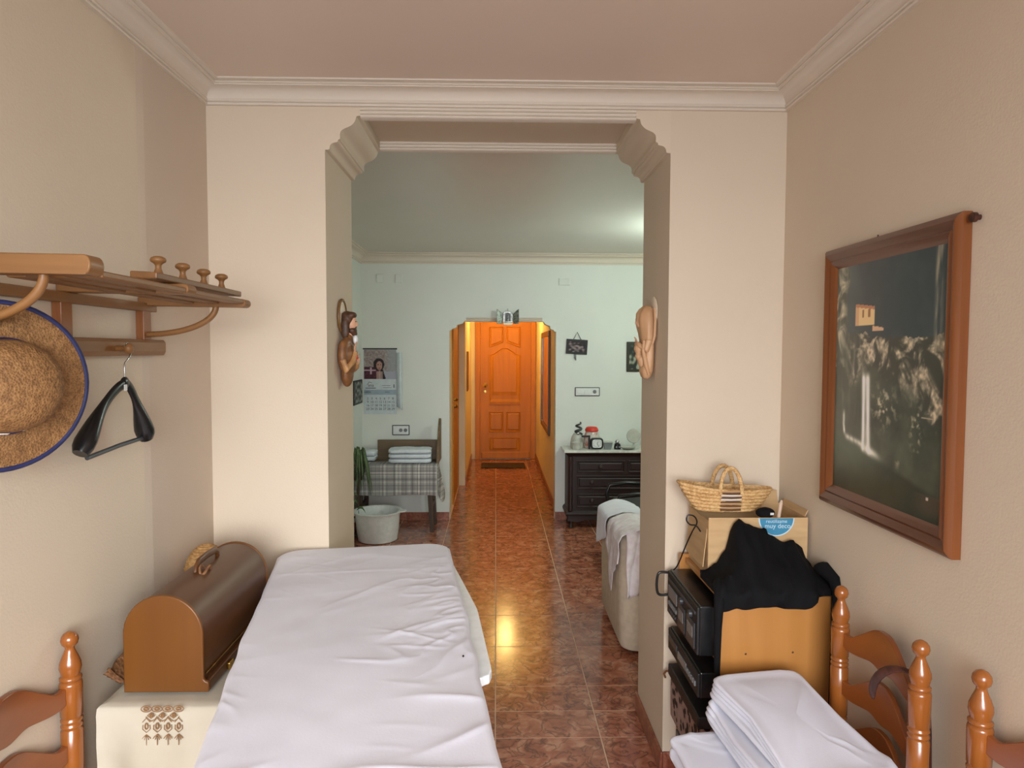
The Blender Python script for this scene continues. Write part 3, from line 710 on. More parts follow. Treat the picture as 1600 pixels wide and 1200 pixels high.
c2 = copy_tree(ch); c2.location = (1.013, 1.185, 0); c2['label'] = 'honey wood ladder back chair nearest the camera by the right wall'
c3 = copy_tree(ch); c3.location = (-.999, 1.412, 0); c3.rotation_euler = (0, 0, 0); c3['label'] = 'honey wood ladder back chair by the left wall below the straw hat'

# brown leather strap over the chair back
m = MB(); P = []
for p, wd in (((.948, 1.655, .705), 1), ((.943, 1.650, .742), 1), ((.945, 1.628, .782), 1), ((.953, 1.598, .812), 1), ((.966, 1.570, .826), 1), ((.992, 1.556, .824), 1), ((1.012, 1.545, .800), 1), ((1.014, 1.535, .70), 1), ((1.014, 1.530, .55), 1), ((1.014, 1.528, .44), 1)):
    p = Vector(p); P.append([p + Vector((-.0035, .012, .004)), p + Vector((.0035, -.012, -.004))])
tag(m.sheet(P).build('leather_strap', LEATHER, smooth=60, solid=.004, subd=1), 'brown leather strap slung over the back of the chair with linen', 'strap')

# ------------------------------------------------------------------ folded white linen on the chair seat
def linen(name, label, cx, cy, hx, hy, z0, z1, rot, seed, layers=4, mat=SHEET, tilt=(0, 0)):
    # a folded pile: closed section with fold grooves round its edge, corners rounded, gently rumpled
    n = 96; prof_l = [(.0, z0), (.86, z0), (.95, z0 + .004)]; dz = (z1 - z0) / layers
    for k in range(layers):
        b = z0 + dz * k
        for t, r in ((.08, .965), (.3, 1.0), (.55, 1.005), (.8, .99), (.97, .955)): prof_l.append((r - .012 * k, b + dz * t))
    prof_l += [(.88, z1 - .002), (.74, z1), (.55, z1), (.36, z1), (.18, z1), (.06, z1)]
    rings = []; ca, sa = math.cos(rot), math.sin(rot)
    for q, (r, z) in enumerate(prof_l):
        ring = []
        for i in range(n):
            a = 2 * PI * i / n; c_, s_ = math.cos(a), math.sin(a); e = .17
            x = math.copysign(abs(c_) ** e, c_) * hx * r; y = math.copysign(abs(s_) ** e, s_) * hy * r
            wz = (z - z0) / (z1 - z0)
            d = .013 * nz(x * 9 + seed, y * 9, z * 22) * min(1, r * 1.5) + .018 * nz(x * 4, y * 4 + seed, z * 6)
            x += d * (1 if z > z0 + .01 else .3); y += .8 * d
            zz = z + wz * (.012 * nz(x * 5 + seed, y * 5, 3) + .010 * max(0, 1 - 2.2 * abs(nz(x * 7 - y * 5, y * 3 + seed, 7))) ** 2 + tilt[0] * x + tilt[1] * y)
            ring.append((cx + x * ca - y * sa, cy + x * sa + y * ca, max(zz, z0)))
        rings.append(ring)
    o = MB().loft(rings).build(name, mat, smooth=70)
    return tag(o, label, 'linen', 'folded white linen on the chair')
linen('folded_linen', 'white folded linen at the bottom of the pile on the chair seat', .705, 1.700, .215, .165, .456, .512, .10, 2.0, 2)
linen('folded_linen', 'white folded linen in the middle of the pile on the chair', .765, 1.712, .150, .215, .526, .572, .06, 5.0, 4)
linen('folded_linen', 'white folded linen on top of the pile leaning on the beech cabinet', .785, 1.722, .140, .225, .584, .618, .16, 9.0, 4, tilt=(-.02, .10))

# ------------------------------------------------------------------ beech shelf unit with hi-fi
cb = thing('shelf_unit', (.86, 2.24, 0), 'beech shelf unit in the corner holding the black hi-fi', 'shelf')
CX0, CX1, CY0, CY1, CZ = .690, 1.030, 2.035, 2.455, .830
MB().box(CX0, CX1, CY0, CY0 + .018, 0, CZ).build('side_panel', CABW, cb, bevel=.0015)
MB().box(CX0 - .02, CX1, CY1 - .018, CY1, 0, CZ + .012).build('side_panel', CABW, cb, bevel=.0015)
MB().box(CX0, CX1, CY0 + .019, CY1 - .019, CZ - .018, CZ).build('top_panel', CABW, cb, bevel=.0015)
MB().box(CX1 - .008, CX1 - .001, CY0 + .019, CY1 - .019, .02, CZ - .019).build('back_panel', CABW, cb)
for z in (.61, .475, .23, .05): MB().box(CX0, CX1 - .009, CY0 + .019, CY1 - .019, z, z + .016).build('shelf', CABW, cb, bevel=.001)
for x, z in ((.773, .806), (.963, .810), (.768, .652), (.914, .656)): MB().lathe([(.001, 0), (.0034, 0), (.001, .0008)], (x, CY0, z), 8, (0, -1, 0)).build('screw', LEATHER, cb)

def hifi(name, label, x0, x1, y0, y1, z0, z1, deck=True):
    t = thing(name, ((x0 + x1) / 2, (y0 + y1) / 2, z0), label, 'stereo')
    MB().box(x0 + .008, x1, y0, y1, z0 + .006, z1).build('body', BLACKP, t, bevel=.004)
    MB().box(x0, x0 + .009, y0 + .002, y1 - .002, z0 + .008, z1 - .004).build('front_panel', BLACKM, t, bevel=.003)
    L = y1 - y0; h = z1 - z0
    def fb(nm, a, b, c, d, mat, dep=.004): MB().box(x0 - dep, x0 + .001, y0 + a * L, y0 + b * L, z0 + c * h, z0 + d * h).build(nm, mat, t, bevel=.0012)
    if deck:
        fb('tape_door', .06, .30, .12, .62, DGREY); fb('tape_door', .36, .58, .12, .62, DGREY)
        fb('tape_window', .10, .26, .30, .52, LGREY, .0055); fb('tape_window', .40, .54, .30, .52, LGREY, .0055)
        fb('display', .64, .94, .45, .70, LGREY, .003); fb('tuning_scale', .05, .95, .80, .86, DGREY, .003)
        for i in range(6): fb('button', .64 + i * .05, .675 + i * .05, .28, .36, LGREY, .005)
        for i in range(5): fb('button', .66 + i * .05, .695 + i * .05, .14, .20, DGREY, .005)
        for y in (.18, .47): MB().lathe([(.001, 0), (.012, 0), (.011, .01), (.001, .011)], (x0, y0 + y * L, z0 + .72 * h), 14, (-1, 0, 0)).build('dial', DGREY, t, smooth=40)
    else:
        fb('display', .35, .62, .35, .65, LGREY, .003); fb('disc_tray', .66, .95, .50, .75, DGREY, .004)
        for i in range(5): fb('button', .06 + i * .055, .10 + i * .055, .4, .58, LGREY, .005)
    for y in (y0 + .04, y1 - .04): MB().lathe([(.001, 0), (.012, 0), (.012, .006), (.001, .006)], ((x0 + x1) / 2, y, z0), 10).build('foot', BLACKM, t)
    return t
h1 = hifi('cassette_stereo', 'large black cassette stereo with tape doors on the upper shelf', .625, .96, 2.062, 2.43, .6265, .790)
MB().tube(crv([(.630, 2.424, .778), (.600, 2.424, .780), (.588, 2.424, .770), (.584, 2.424, .735), (.588, 2.424, .705), (.600, 2.424, .696), (.630, 2.424, .698)]), .0048, 8).build('carry_handle', BLACKP, h1, smooth=60)
hifi('disc_player', 'slim black disc player below the cassette stereo', .630, .95, 2.062, 2.43, .4915, .580, False)
MB_ = MB().box(.640, .96, 2.064, 2.428, .2465, .400)
lp = MB_.build('storage_box', LEOP, bevel=.008); tag(lp, 'spotted brown and cream box on the shelf under the disc player', 'box')
MB().box(.632, .965, 2.060, 2.432, .400, .440).build('lid', BLACKM, lp, bevel=.004)['label'] = 'black lid'
MB().tube([(.640, 2.43, .41), (.628, 2.442, .405), (.622, 2.45, .39), (.628, 2.452, .375)], .004, 6).build('tassel', WICK, lp)
for i, (y0_, y1_, zt, mt, lb) in enumerate(((2.064, 2.16, .205, BLACKM, 'black case standing at the near end of the bottom shelf'), (2.165, 2.25, .19, WHITE, 'white box in the middle of the bottom shelf'), (2.256, 2.42, .20, DGREY, 'dark grey case at the far end of the bottom shelf'))):
    o = MB().box(.66, .94, y0_, y1_, .0665, zt).build('case', mt, bevel=.004); tag(o, lb, 'case')

# cardboard box with a blue sticker
bx = thing('cardboard_box', (.865, 2.325, .832), 'open brown cardboard box with a blue round print on the shelf unit', 'box')
BX0, BX1, BY0, BY1, BZ0, BZ1 = .704, 1.036, 2.215, 2.440, .8315, 1.030
MB().box(BX0, BX1, BY0, BY0 + .004, BZ0, BZ1).build('front_wall', CARD, bx, bevel=.0015)
MB().box(BX0, BX1, BY1 - .004, BY1, BZ0, BZ1).build('back_wall', CARD, bx)
MB().box(BX0, BX0 + .004, BY0 + .004, BY1 - .004, BZ0, BZ1 - .012).build('side_wall', CARD, bx)
MB().box(BX1 - .004, BX1, BY0 + .004, BY1 - .004, BZ0, BZ1).build('side_wall', CARD, bx)
MB().box(BX0 + .004, BX1 - .004, BY0 + .004, BY1 - .004, BZ0, BZ0 + .004).build('bottom', CARD, bx)
MB().prism([(BY1, BZ1), (BY1 + .012, BZ1 + .045), (BY1 + .008, BZ1 + .045), (BY1 - .004, BZ1)], 'x', .90, 1.026).build('flap', CARD, bx)
MB().prism([(BX1 - .002, BZ1), (BX1 + .006, BZ1 + .020), (BX1 + .009, BZ1 + .019), (BX1, BZ1)], 'y', BY0 + .02, BY1 - .02).build('flap', CARD, bx)
MB().obox((BX0 - .006, 2.33, .925), (0, 1, 0), (.10, 0, 1), (1, 0, -.1), .10, .065, .0015).build('flap', CARD, bx)
cy_, cz_, rad_ = .930, BZ1 - .002, .056
pts = [(cy_ + rad_ * math.cos(PI + PI * i / 24), cz_ + rad_ * math.sin(PI + PI * i / 24)) for i in range(25)]
lbp = MB().prism(pts, 'y', BY0 - .0008, BY0 + .0005).build('blue_print', BLUE, bx)
pts = [(cy_ + (rad_ + .004) * math.cos(PI + PI * i / 24), cz_ + (rad_ + .004) * math.sin(PI + PI * i / 24)) for i in range(25)]
MB().prism(pts, 'y', BY0 - .0004, BY0 + .0006).build('print_edge', LBLUE, bx)
text_obj('reutilízame', .016, (cy_, BY0 - .0009, cz_ - .010), (PI / 2, 0, 0), LBLUE, bx)
text_obj('muy deco', .022, (cy_ + .004, BY0 - .0009, cz_ - .026), (PI / 2, 0, 0), LBLUE, bx)

# straw basket with handles on the cardboard box
bk = thing('woven_basket', (.79, 2.325, BZ1), 'woven straw basket with two arched handles on the cardboard box', 'basket')
def oval(t, off=0.0, n=64):
    # t 0 bottom .. 1 rim
    k = t ** .8; cx = .797 - .006 * t; hx = .098 + .066 * k; hy = .040 + .014 * k; z = BZ1 + .001 + .082 * t
    r = []
    for i in range(n):
        a = 2 * PI * i / n; c_, s_ = math.cos(a), math.sin(a)
        x = math.copysign(abs(c_) ** .85, c_) * (hx + off); y = math.copysign(abs(s_) ** .85, s_) * (hy + off)
        r.append((cx + x, 2.325 + y, z + .010 * t * t * c_ * c_ - (.012 * t * c_ if t > 0 else 0)))
    return r
rings = []; nb = 7
for k in range(nb * 4 + 1):
    t = k / (nb * 4); rings.append(oval(t, .0055 * abs(math.sin(PI * k / 4))))
rings += [oval(1 - k / 10, -.006) for k in range(0, 11, 2)]
MB().loft(rings).build('basket_body', STRAWB, bk, smooth=60)
for s in (-1, 1):
    pts = []
    for i in range(25):
        a = PI * i / 24; pts.append((.797 + (.004 if s > 0 else .0) - .037 * math.cos(a) * (1 - .10 * math.sin(a)), 2.325 + s * (.054 - .010 * math.sin(a)), BZ1 + .066 + (.088 if s < 0 else .082) * math.sin(a) ** .8 if 0 < i < 24 else BZ1 + .066))
    hnd = MB().tube(pts, .0072, 10).build('handle', STRAWB, bk, smooth=60)
# striped panel on the front, each straw band a strip
cols = [M_plain('band_white', (214, 202, 184), .7), M_plain('band_brown', (92, 62, 44), .7), M_plain('band_tan', (184, 144, 94), .7)]
for i, ci in enumerate((2, 1, 0, 1, 0, 1, 2, 1, 2, 1)):
    t = .92 - i * .088; k = t ** .8; z = BZ1 + .001 + .082 * t; y = 2.325 - (.040 + .014 * k) - .0045
    MB().tube([(.797 - .034, y + .003, z), (.797, y - .001, z), (.797 + .036, y + .003, z)], (.003, .0040), 8).build('band', cols[ci], bk, smooth=60)
# black cap and rolled tag between basket and box edge
o = MB(); o.ell((.900, 2.236, BZ1 + .012), .032, .024, .018, 18, 10)
cp = o.build('black_pouch', FABRIC, smooth=180); tag(cp, 'small black pouch with a white mark beside the woven basket', 'pouch')
MB().obox((.914, 2.2135, BZ1 + .013), (1, 0, 0), (0, 1, .35), (0, -.35, 1), .006, .001, .004).build('white_mark', WHITE, cp)
tag(MB().tube([(.938, 2.2285, BZ1 - .03), (.944, 2.2285, BZ1 + .010), (.950, 2.230, BZ1 + .045), (.953, 2.232, BZ1 + .055)], [.007, .006, .006, .003], 8).build('rolled_tag', M_plain('beige_card', (204, 180, 156), .8), smooth=60), 'beige rolled tag sticking up from the cardboard box', 'tag')
# black cord from the basket to the stereo
MB().tube(crv([(.640, 2.405, .7935), (.652, 2.39, .82), (.672, 2.36, .90), (.684, 2.33, .955), (.690, 2.30, .992), (.676, 2.285, 1.018), (.655, 2.285, 1.022), (.650, 2.285, 1.005), (.662, 2.285, .990), (.684, 2.29, .985), (.694, 2.27, .970)]), .0026, 8).build('power_cord', BLACKP, h1, smooth=60)['label'] = 'thin black cord'

# black jacket heaped on the shelf unit
def jacket():
    n = 46; rings = []
    key = [(.690, .858), (.720, .885), (.752, .930), (.780, 1.018), (.796, 1.034), (.822, 1.012), (.850, 1.000), (.900, .978), (.950, .955), (1.0, .925), (1.030, .895), (1.046, .865)]
    def H(x):
        for (a, za), (b, zb) in zip(key, key[1:]):
            if a <= x <= b: return za + (zb - za) * sm(0, 1, (x - a) / (b - a))
        return key[-1][1]
    for i in range(n + 1):
        x = .676 + (1.044 - .676) * i / n; h = H(max(.690, x)); e = sm(0, .05, min(i / n, 1 - i / n))
        fr_ = 2.018 + .006 * nz(x * 22, 1.7); ov = .800 + .016 * nz(x * 16, 4.2) + .03 * sm(.96, 1.0, x) - .01 * sm(.74, .70, x)
        if x > .985: ov = .842
        sec = [(2.206, .834), (2.208, .86 + (h - .86) * .5), (2.205, h - .012), (2.192, h), (2.170, h - .012), (2.140, .83 + (h - .83) * .72), (2.105, .83 + (h - .83) * .55), (2.070, .862 + (h - .862) * .22), (2.038, .854), (fr_ + .004, .842), (fr_, .825), (fr_, ov), (fr_ + .012, ov), (2.032, .834), (2.10, .834), (2.16, .834)]
        if x > .985: sec = [(max(y, 2.03), z) for y, z in sec]
        r = []
        for j, (y, z) in enumerate(sec):
            d = .012 * nz(x * 14, y * 14 + z * 9, 2.2) + .022 * max(0, 1 - 3 * abs(nz(x * 8 - z * 6, y * 8, 6.1))) ** 1.5
            if j in (0, 13, 14, 15, 11, 12, 1, 2): d *= .15
            r.append((x, y - d * .6, max(z + d * e, .8335 if 0 <= j <= 8 or j > 12 else z)))
        rings.append(r)
    return MB().loft(rings).build('jacket', FABRIC, smooth=80)
jk = tag(jacket(), 'black fabric jacket heaped on top of the beech shelf unit', 'jacket')
def strip(pts, wd, th, name):
    MB().tube(pts, [(wd[i], th) for i in range(len(pts))], 12).build(name, FABRIC, jk, smooth=70)
MB().tube([(1.030, 2.10, .90), (1.036, 2.03, .882), (1.036, 2.012, .85), (1.033, 2.008, .78), (1.030, 2.008, .68), (1.026, 2.008, .58), (1.022, 2.010, .47)], [(.030, .02), (.020, .018), (.015, .012), (.012, .009), (.012, .008), (.010, .008), (.006, .006)], 12).build('sleeve', FABRIC, jk, smooth=70)
MB().tube([(.70, 2.08, .862), (.684, 2.035, .852), (.677, 2.018, .82), (.674, 2.016, .74), (.674, 2.016, .62), (.676, 2.016, .52)], [(.02, .015), (.017, .012), (.015, .011), (.012, .009), (.009, .008), (.007, .006)], 12).build('sleeve', FABRIC, jk, smooth=70)

# ------------------------------------------------------------------ framed waterfall picture on the right wall
pc = thing('framed_picture', (XR, 1.81, 1.10), 'waterfall picture in a wide brown wooden frame on the right wall', 'picture')
PY0, PY1, PZ0, PZ1 = 1.492, 2.118, 1.112, 1.890
fw = .062; xw = XR - .001
FP = [(0, 0), (0, .020), (.006, .026), (.016, .030), (.026, .026), (.034, .021), (.040, .024), (.050, .020), (.056, .014), (.062, .010), (.062, 0)]
def frame_side(a, b, inward, mat):
    # mitred moulding from corner a to corner b
    a, b, inward = Vector(a), Vector(b), Vector(inward); d = (b - a).normalized(); rings = []
    for p, sg in ((a, 1), (b, -1)): rings.append([p + inward * u + d * (sg * u) + Vector((-h, 0, 0)) for u, h in FP])
    MB().loft(rings).build('frame_rail', mat, pc, smooth=30)
A, B, C_, D_ = (xw, PY0, PZ0), (xw, PY1, PZ0), (xw, PY1, PZ1), (xw, PY0, PZ1)
frame_side(A, B, (0, 0, 1), FRAMEY); frame_side(D_, C_, (0, 0, -1), FRAMEY)
frame_side(A, D_, (0, 1, 0), FRAMEW); frame_side(B, C_, (0, -1, 0), FRAMEW)
def fbm(x, y, z, o=4):
    t, a = 0, 1.0
    for k in range(o): t += a * nz(x, y, z + 7.1 * k); x *= 2.1; y *= 2.1; a *= .55
    return t
def fall(u, v):
    # u from left (far end) to right (near end), v up
    n1 = fbm(u * 5, v * 7, 1, 3); wq = .5 * fbm(u * 4, v * 5, 21, 2)
    rk_ = fbm(u * 9 + wq * 2.2, v * 11 - wq * 2.6, 4, 4); strk = fbm(u * 26, v * 5, 8, 3)
    c = mixc((40, 50, 54), (78, 86, 82), .9 * sm(.42, .02, u) + .25 * n1)                     # dark sky, hazy at the left
    ridge = .705 - .03 * sm(.2, .5, u) + .018 * fbm(u * 14, 0, 5, 3)
    if u < .13 + .02 * n1: ridge = 1.1
    if v < ridge:
        lit = sm(-.12, .55, rk_) * (.75 + .6 * fbm(u * 40, v * 46, 3, 2))
        rock = mixc((50, 50, 42), (186, 172, 146), lit)
        low = mixc((38, 42, 34), (72, 76, 62), .5 + .6 * n1)
        edge = .40 + .10 * sm(.75, .45, u) * sm(.1, .4, u) + .05 * n1 - .08 * sm(.8, .95, u)
        k = sm(edge, edge + .10, v) * sm(.08, .25, u) + .35 * sm(.30, .05, u) * sm(.35, .6, v)
        c = mixc(low, rock, min(1, k))
        c = mixc(c, (92, 98, 86), .45 * sm(.45, .08, u))
        c = mixc(c, (150, 148, 130), .55 * max(0, strk) * sm(.45, .1, u) * sm(.3, .5, v))
    if u < .13 and v > .55: c = mixc(c, (178, 170, 146), max(0, min(1, .25 + 1.1 * rk_)) * sm(.13, .07, u))
    if u > .90 and v > .62: c = mixc(c, (140, 132, 112), sm(.90, .93, u) * sm(.985, .95, u) * max(0, .45 + strk))
    if .215 < u < .41 and .730 < v < .826 - .09 * (u - .215):                                     # pale house on the cliff
        c = (214, 172, 122) if u > .25 else (186, 148, 108)
        if v > .812 - .09 * (u - .215): c = (160, 108, 76)
        if (.285 < u < .305 or .345 < u < .37) and .765 < v < .797: c = (134, 92, 60)
    if .39 < u < .50 and .705 < v < .728 - .10 * (u - .39): c = (184, 150, 118)
    if .26 < u < .46 and .18 < v < .545:                                                          # falling water
        cu1, cu2 = .318 + .03 * (.5 - v), .362 + .07 * (.5 - v)
        wv = math.exp(-((u - cu1) / .015) ** 2) + math.exp(-((u - cu2) / .018) ** 2) + .35 * math.exp(-((u - (cu1 + cu2) / 2) / .03) ** 2)
        c = mixc(c, (228, 224, 212), min(1, wv * (.85 + .3 * strk)) * sm(.545, .50, v))
    pv = .212 - .16 * (u - .34)
    pool = math.exp(-((u - .40) / .085) ** 2 - ((v - pv) / .017) ** 2) + .8 * math.exp(-((v - (.235 - .12 * (u - .22))) / .012) ** 2) * sm(.12, .16, u) * sm(.34, .28, u) + .8 * math.exp(-((u - .115 - .25 * max(0, .30 - v)) / .012) ** 2) * sm(.24, .27, v) * sm(.37, .33, v)
    if v < pv + .0: c = mixc(c, mixc((30, 35, 27), (70, 80, 64), sm(.85, .1, u) * sm(-.05, .20, v) + .15 * n1), sm(pv, pv - .03, v))
    c = mixc(c, (228, 224, 210), min(1, pool) * (.85 + .4 * rk_))
    bsh = math.exp(-((u - .52) / .10) ** 2 - ((v - .40) / .07) ** 2) + math.exp(-((u - .80) / .045) ** 2 - ((v - .34) / .09) ** 2) + .6 * math.exp(-((u - .66) / .02) ** 2 - ((v - .20 - .6 * (u - .66)) / .03) ** 2)
    c = mixc(c, (186, 176, 150), min(1, bsh) * sm(.0, .5, fbm(u * 22, v * 26, 13, 3)))
    if ((u - .90) / .010) ** 2 + ((v - .085) / .006) ** 2 < 1: c = (240, 238, 232)
    if abs(v - .378) < .003 and .84 < u < .93: c = (150, 136, 116)
    if v < .10 and u > .75: c = mixc(c, (84, 62, 48), .5 * sm(.75, .9, u) * sm(.0, .05, v))
    return tuple(max(0, min(255, x * 1.28)) for x in c)
print_grid('picture_print', (XR - .012, PY1 - .058, PZ0 + .058), (0, -(PY1 - PY0 - .116), 0), (0, 0, PZ1 - PZ0 - .116), 170, 270, fall, PRINT, pc)
MB().box(XR - .011, XR - .001, PY0 + .03, PY1 - .03, PZ0 + .03, PZ1 - .03).build('backing', CARD, pc)
MB().lathe([(.001, 0), (.006, 0), (.006, .008), (.011, .010), (.011, .018), (.001, .020)], (XR, PY0 - .022, PZ1 - .018), 12, (-1, 0, 0)).build('wall_hook', LEATHER, pc)
MB().tube([(XR - .004, 1.86, PZ1 - .002), (XR - .004, 1.86, PZ1 + .010)], .002, 6).build('hanging_eye', LEATHER, pc)

# ------------------------------------------------------------------ carved figures on the sides of the opening
def fig_pt(side, d, y, z):
    return ((OL + d) if side < 0 else (OR - d), y, z)
lf = thing('carved_figure', (OL + .03, 2.70, 1.435), 'painted carved bearded figure with halo on the left side of the opening', 'figure', 'carved wall figures')
def E_(m, side, d, y, z, rd, ry, rz): return m.ell(fig_pt(side, d, y, z), rd, ry, rz, 20, 12)
m = MB()
m.lathe([(.001, 0), (.062, 0), (.066, .003), (.062, .006), (.001, .006)], (OL + .002, 2.70, 1.713), 32, (1, 0, 0)); m.build('halo', HALO, lf, smooth=40)
MB().tube([(OL + .007, 2.70 + .063 * math.cos(2 * PI * i / 32), 1.713 + .063 * math.sin(2 * PI * i / 32)) for i in range(32)], (.006, .006), 8, True).build('halo_rim', HALOE, lf, smooth=60)
m = MB(); E_(m, -1, .026, 2.70, 1.590, .026, .072, .046); E_(m, -1, .028, 2.70, 1.545, .030, .062, .070); E_(m, -1, .024, 2.70, 1.490, .024, .046, .055); E_(m, -1, .02, 2.64, 1.56, .019, .022, .06); E_(m, -1, .02, 2.76, 1.56, .019, .022, .06); E_(m, -1, .030, 2.70, 1.625, .018, .024, .025)
m.build('robe', ROBE, lf, remesh=.0045)
m = MB()
for y, z0 in ((2.675, 1.452), (2.70, 1.444), (2.725, 1.450)): E_(m, -1, .026, y, z0 + .045, .016, .013, .052)
m.tube([fig_pt(-1, .022, 2.63, 1.545), fig_pt(-1, .034, 2.635, 1.505), fig_pt(-1, .052, 2.665, 1.535), fig_pt(-1, .060, 2.69, 1.575)], [.014, .016, .013, .010], 12)
m.tube([fig_pt(-1, .022, 2.77, 1.545), fig_pt(-1, .034, 2.765, 1.500), fig_pt(-1, .052, 2.735, 1.515), fig_pt(-1, .062, 2.712, 1.535)], [.014, .016, .013, .010], 12)
m.build('mantle', ROBE2, lf, remesh=.004)
m = MB(); E_(m, -1, .040, 2.70, 1.686, .024, .021, .033); E_(m, -1, .063, 2.70, 1.681, .006, .004, .008); E_(m, -1, .058, 2.70, 1.667, .005, .008, .003); E_(m, -1, .035, 2.70, 1.648, .014, .014, .025)
m.build('face', SKIN, lf, remesh=.0025)
for s in (-1, 1): MB().ell(fig_pt(-1, .0605, 2.70 + s * .0085, 1.692), .003, .0042, .0026, 10, 6).build('eye', HAIR, lf, smooth=180)
m = MB(); E_(m, -1, .026, 2.70, 1.700, .030, .029, .034); E_(m, -1, .022, 2.677, 1.665, .018, .012, .045); E_(m, -1, .022, 2.723, 1.665, .018, .012, .045); E_(m, -1, .042, 2.70, 1.717, .022, .022, .014)
m.build('hair', HAIR, lf, remesh=.003)
m = MB(); E_(m, -1, .044, 2.70, 1.657, .020, .0205, .015); E_(m, -1, .050, 2.70, 1.651, .014, .014, .015); E_(m, -1, .058, 2.70, 1.645, .007, .008, .010); E_(m, -1, .060, 2.70, 1.6705, .004, .010, .003); m.build('beard', HAIR, lf, remesh=.0025)
def small_hand(root, u, n, sc, par, mat):
    # palm with four fingers and a thumb; u = finger direction, n = palm normal
    root, u, n = Vector(root), Vector(u).normalized(), Vector(n).normalized(); s = u.cross(n).normalized()
    m = MB(); m.tube([root, root + u * .5 * sc, root + u * 1.0 * sc], [(.28 * sc, .16 * sc), (.40 * sc, .15 * sc), (.40 * sc, .13 * sc)], 10)
    for k, L in ((-.30, .75), (-.10, .92), (.10, .86), (.30, .68)):
        b = root + u * .95 * sc + s * k * sc; m.tube([b, b + u * L * .6 * sc, b + (u * L + n * .15) * sc], [.10 * sc, .09 * sc, .06 * sc], 7)
    b = root + u * .35 * sc - s * .35 * sc; m.tube([b, b + (u * .4 - s * .3) * sc, b + (u * .75 - s * .38) * sc], [.12 * sc, .10 * sc, .07 * sc], 7)
    m.build('hand', mat, par, smooth=60)
small_hand((OL + .058, 2.682, 1.572), (.10, .05, 1), (1, 0, 0), .022, lf, SKIN)
small_hand((OL + .062, 2.716, 1.530), (.15, -.5, 1), (1, 0, 0), .022, lf, SKIN)
MB().ell(fig_pt(-1, .058, 2.70, 1.622), .010, .013, .018, 14, 8).build('white_collar', WHITE, lf, smooth=180)
MB().ell(fig_pt(-1, .063, 2.70, 1.552), .005, .009, .010, 12, 8).build('heart', RED, lf, smooth=180)

rf = thing('carved_figure', (OR - .03, 2.70, 1.47), 'pale carved veiled figure on the right side of the opening', 'figure', 'carved wall figures')
MB().lathe([(.001, 0), (.056, 0), (.060, .004), (.056, .007), (.001, .007)], (OR - .002, 2.690, 1.735), 32, (-1, 0, 0)).build('halo', HALO, rf, smooth=40)
# veil and gown: rings from bottom to top (z, depth, half width, centre offset)
def ringset(side, rows, yc=2.70, n=28, fold=.0):
    out = []
    for z, d, hw, off in rows:
        r = []
        for i in range(n):
            a = 2 * PI * i / n; c_, s_ = math.cos(a), math.sin(a)
            dd = max(.001, off + d * c_); k = 1 + fold * math.sin(7 * a + z * 30)
            r.append(fig_pt(side, dd * k, yc + hw * s_ * k, z))
        out.append(r)
    return out
MB().loft(ringset(1, [(1.470, .006, .012, .030), (1.478, .018, .026, .030), (1.500, .026, .038, .030), (1.53, .026, .046, .028), (1.56, .024, .050, .026), (1.59, .024, .052, .026), (1.62, .026, .054, .028), (1.65, .030, .056, .030), (1.68, .036, .056, .032), (1.705, .038, .052, .034), (1.728, .036, .044, .034), (1.745, .028, .032, .032), (1.757, .016, .018, .030), (1.761, .003, .004, .030)], fold=.05)).build('veil', CARVE, rf, smooth=70)
m = MB(); m.ell((OR - .058, 2.70, 1.696), .015, .020, .027, 18, 12); m.ell((OR - .074, 2.70, 1.691), .004, .0035, .007, 8, 6); m.build('face', SKIN, rf, remesh=.0025)
m = MB()
for s in (-1, 1): m.tube([(OR - .030, 2.70 + s * .050, 1.625), (OR - .040, 2.70 + s * .048, 1.585), (OR - .060, 2.70 + s * .026, 1.600), (OR - .068, 2.70 + s * .010, 1.612)], [.014, .014, .011, .009], 12)
m.build('sleeves', CARVE, rf, remesh=.0035)
small_hand((OR - .066, 2.690, 1.600), (-.25, .2, 1), (-1, 0, 0), .020, rf, SKIN)
small_hand((OR - .066, 2.710, 1.600), (-.25, -.2, 1), (-1, 0, 0), .020, rf, SKIN)
m = MB(); m.ell((OR - .062, 2.692, 1.590), .020, .022, .022, 16, 10); m.ell((OR - .064, 2.688, 1.560), .014, .018, .016, 16, 10); m.ell((OR - .048, 2.695, 1.545), .020, .024, .030, 16, 10); m.build('bundle', CARVE, rf, remesh=.0035)
MB().tube([(OR - .050, 2.652, 1.622), (OR - .052, 2.656, 1.58), (OR - .040, 2.660, 1.53), (OR - .026, 2.668, 1.487)], [.006, .008, .010, .006], 8).build('drapery_fold', CARVE, rf, smooth=60)
MB().tube([(OR - .012, 2.645, 1.745), (OR - .010, 2.640, 1.70), (OR - .012, 2.640, 1.64), (OR - .018, 2.645, 1.61)], [.005, .006, .006, .005], 8).build('veil_edge', CARVE, rf, smooth=60)

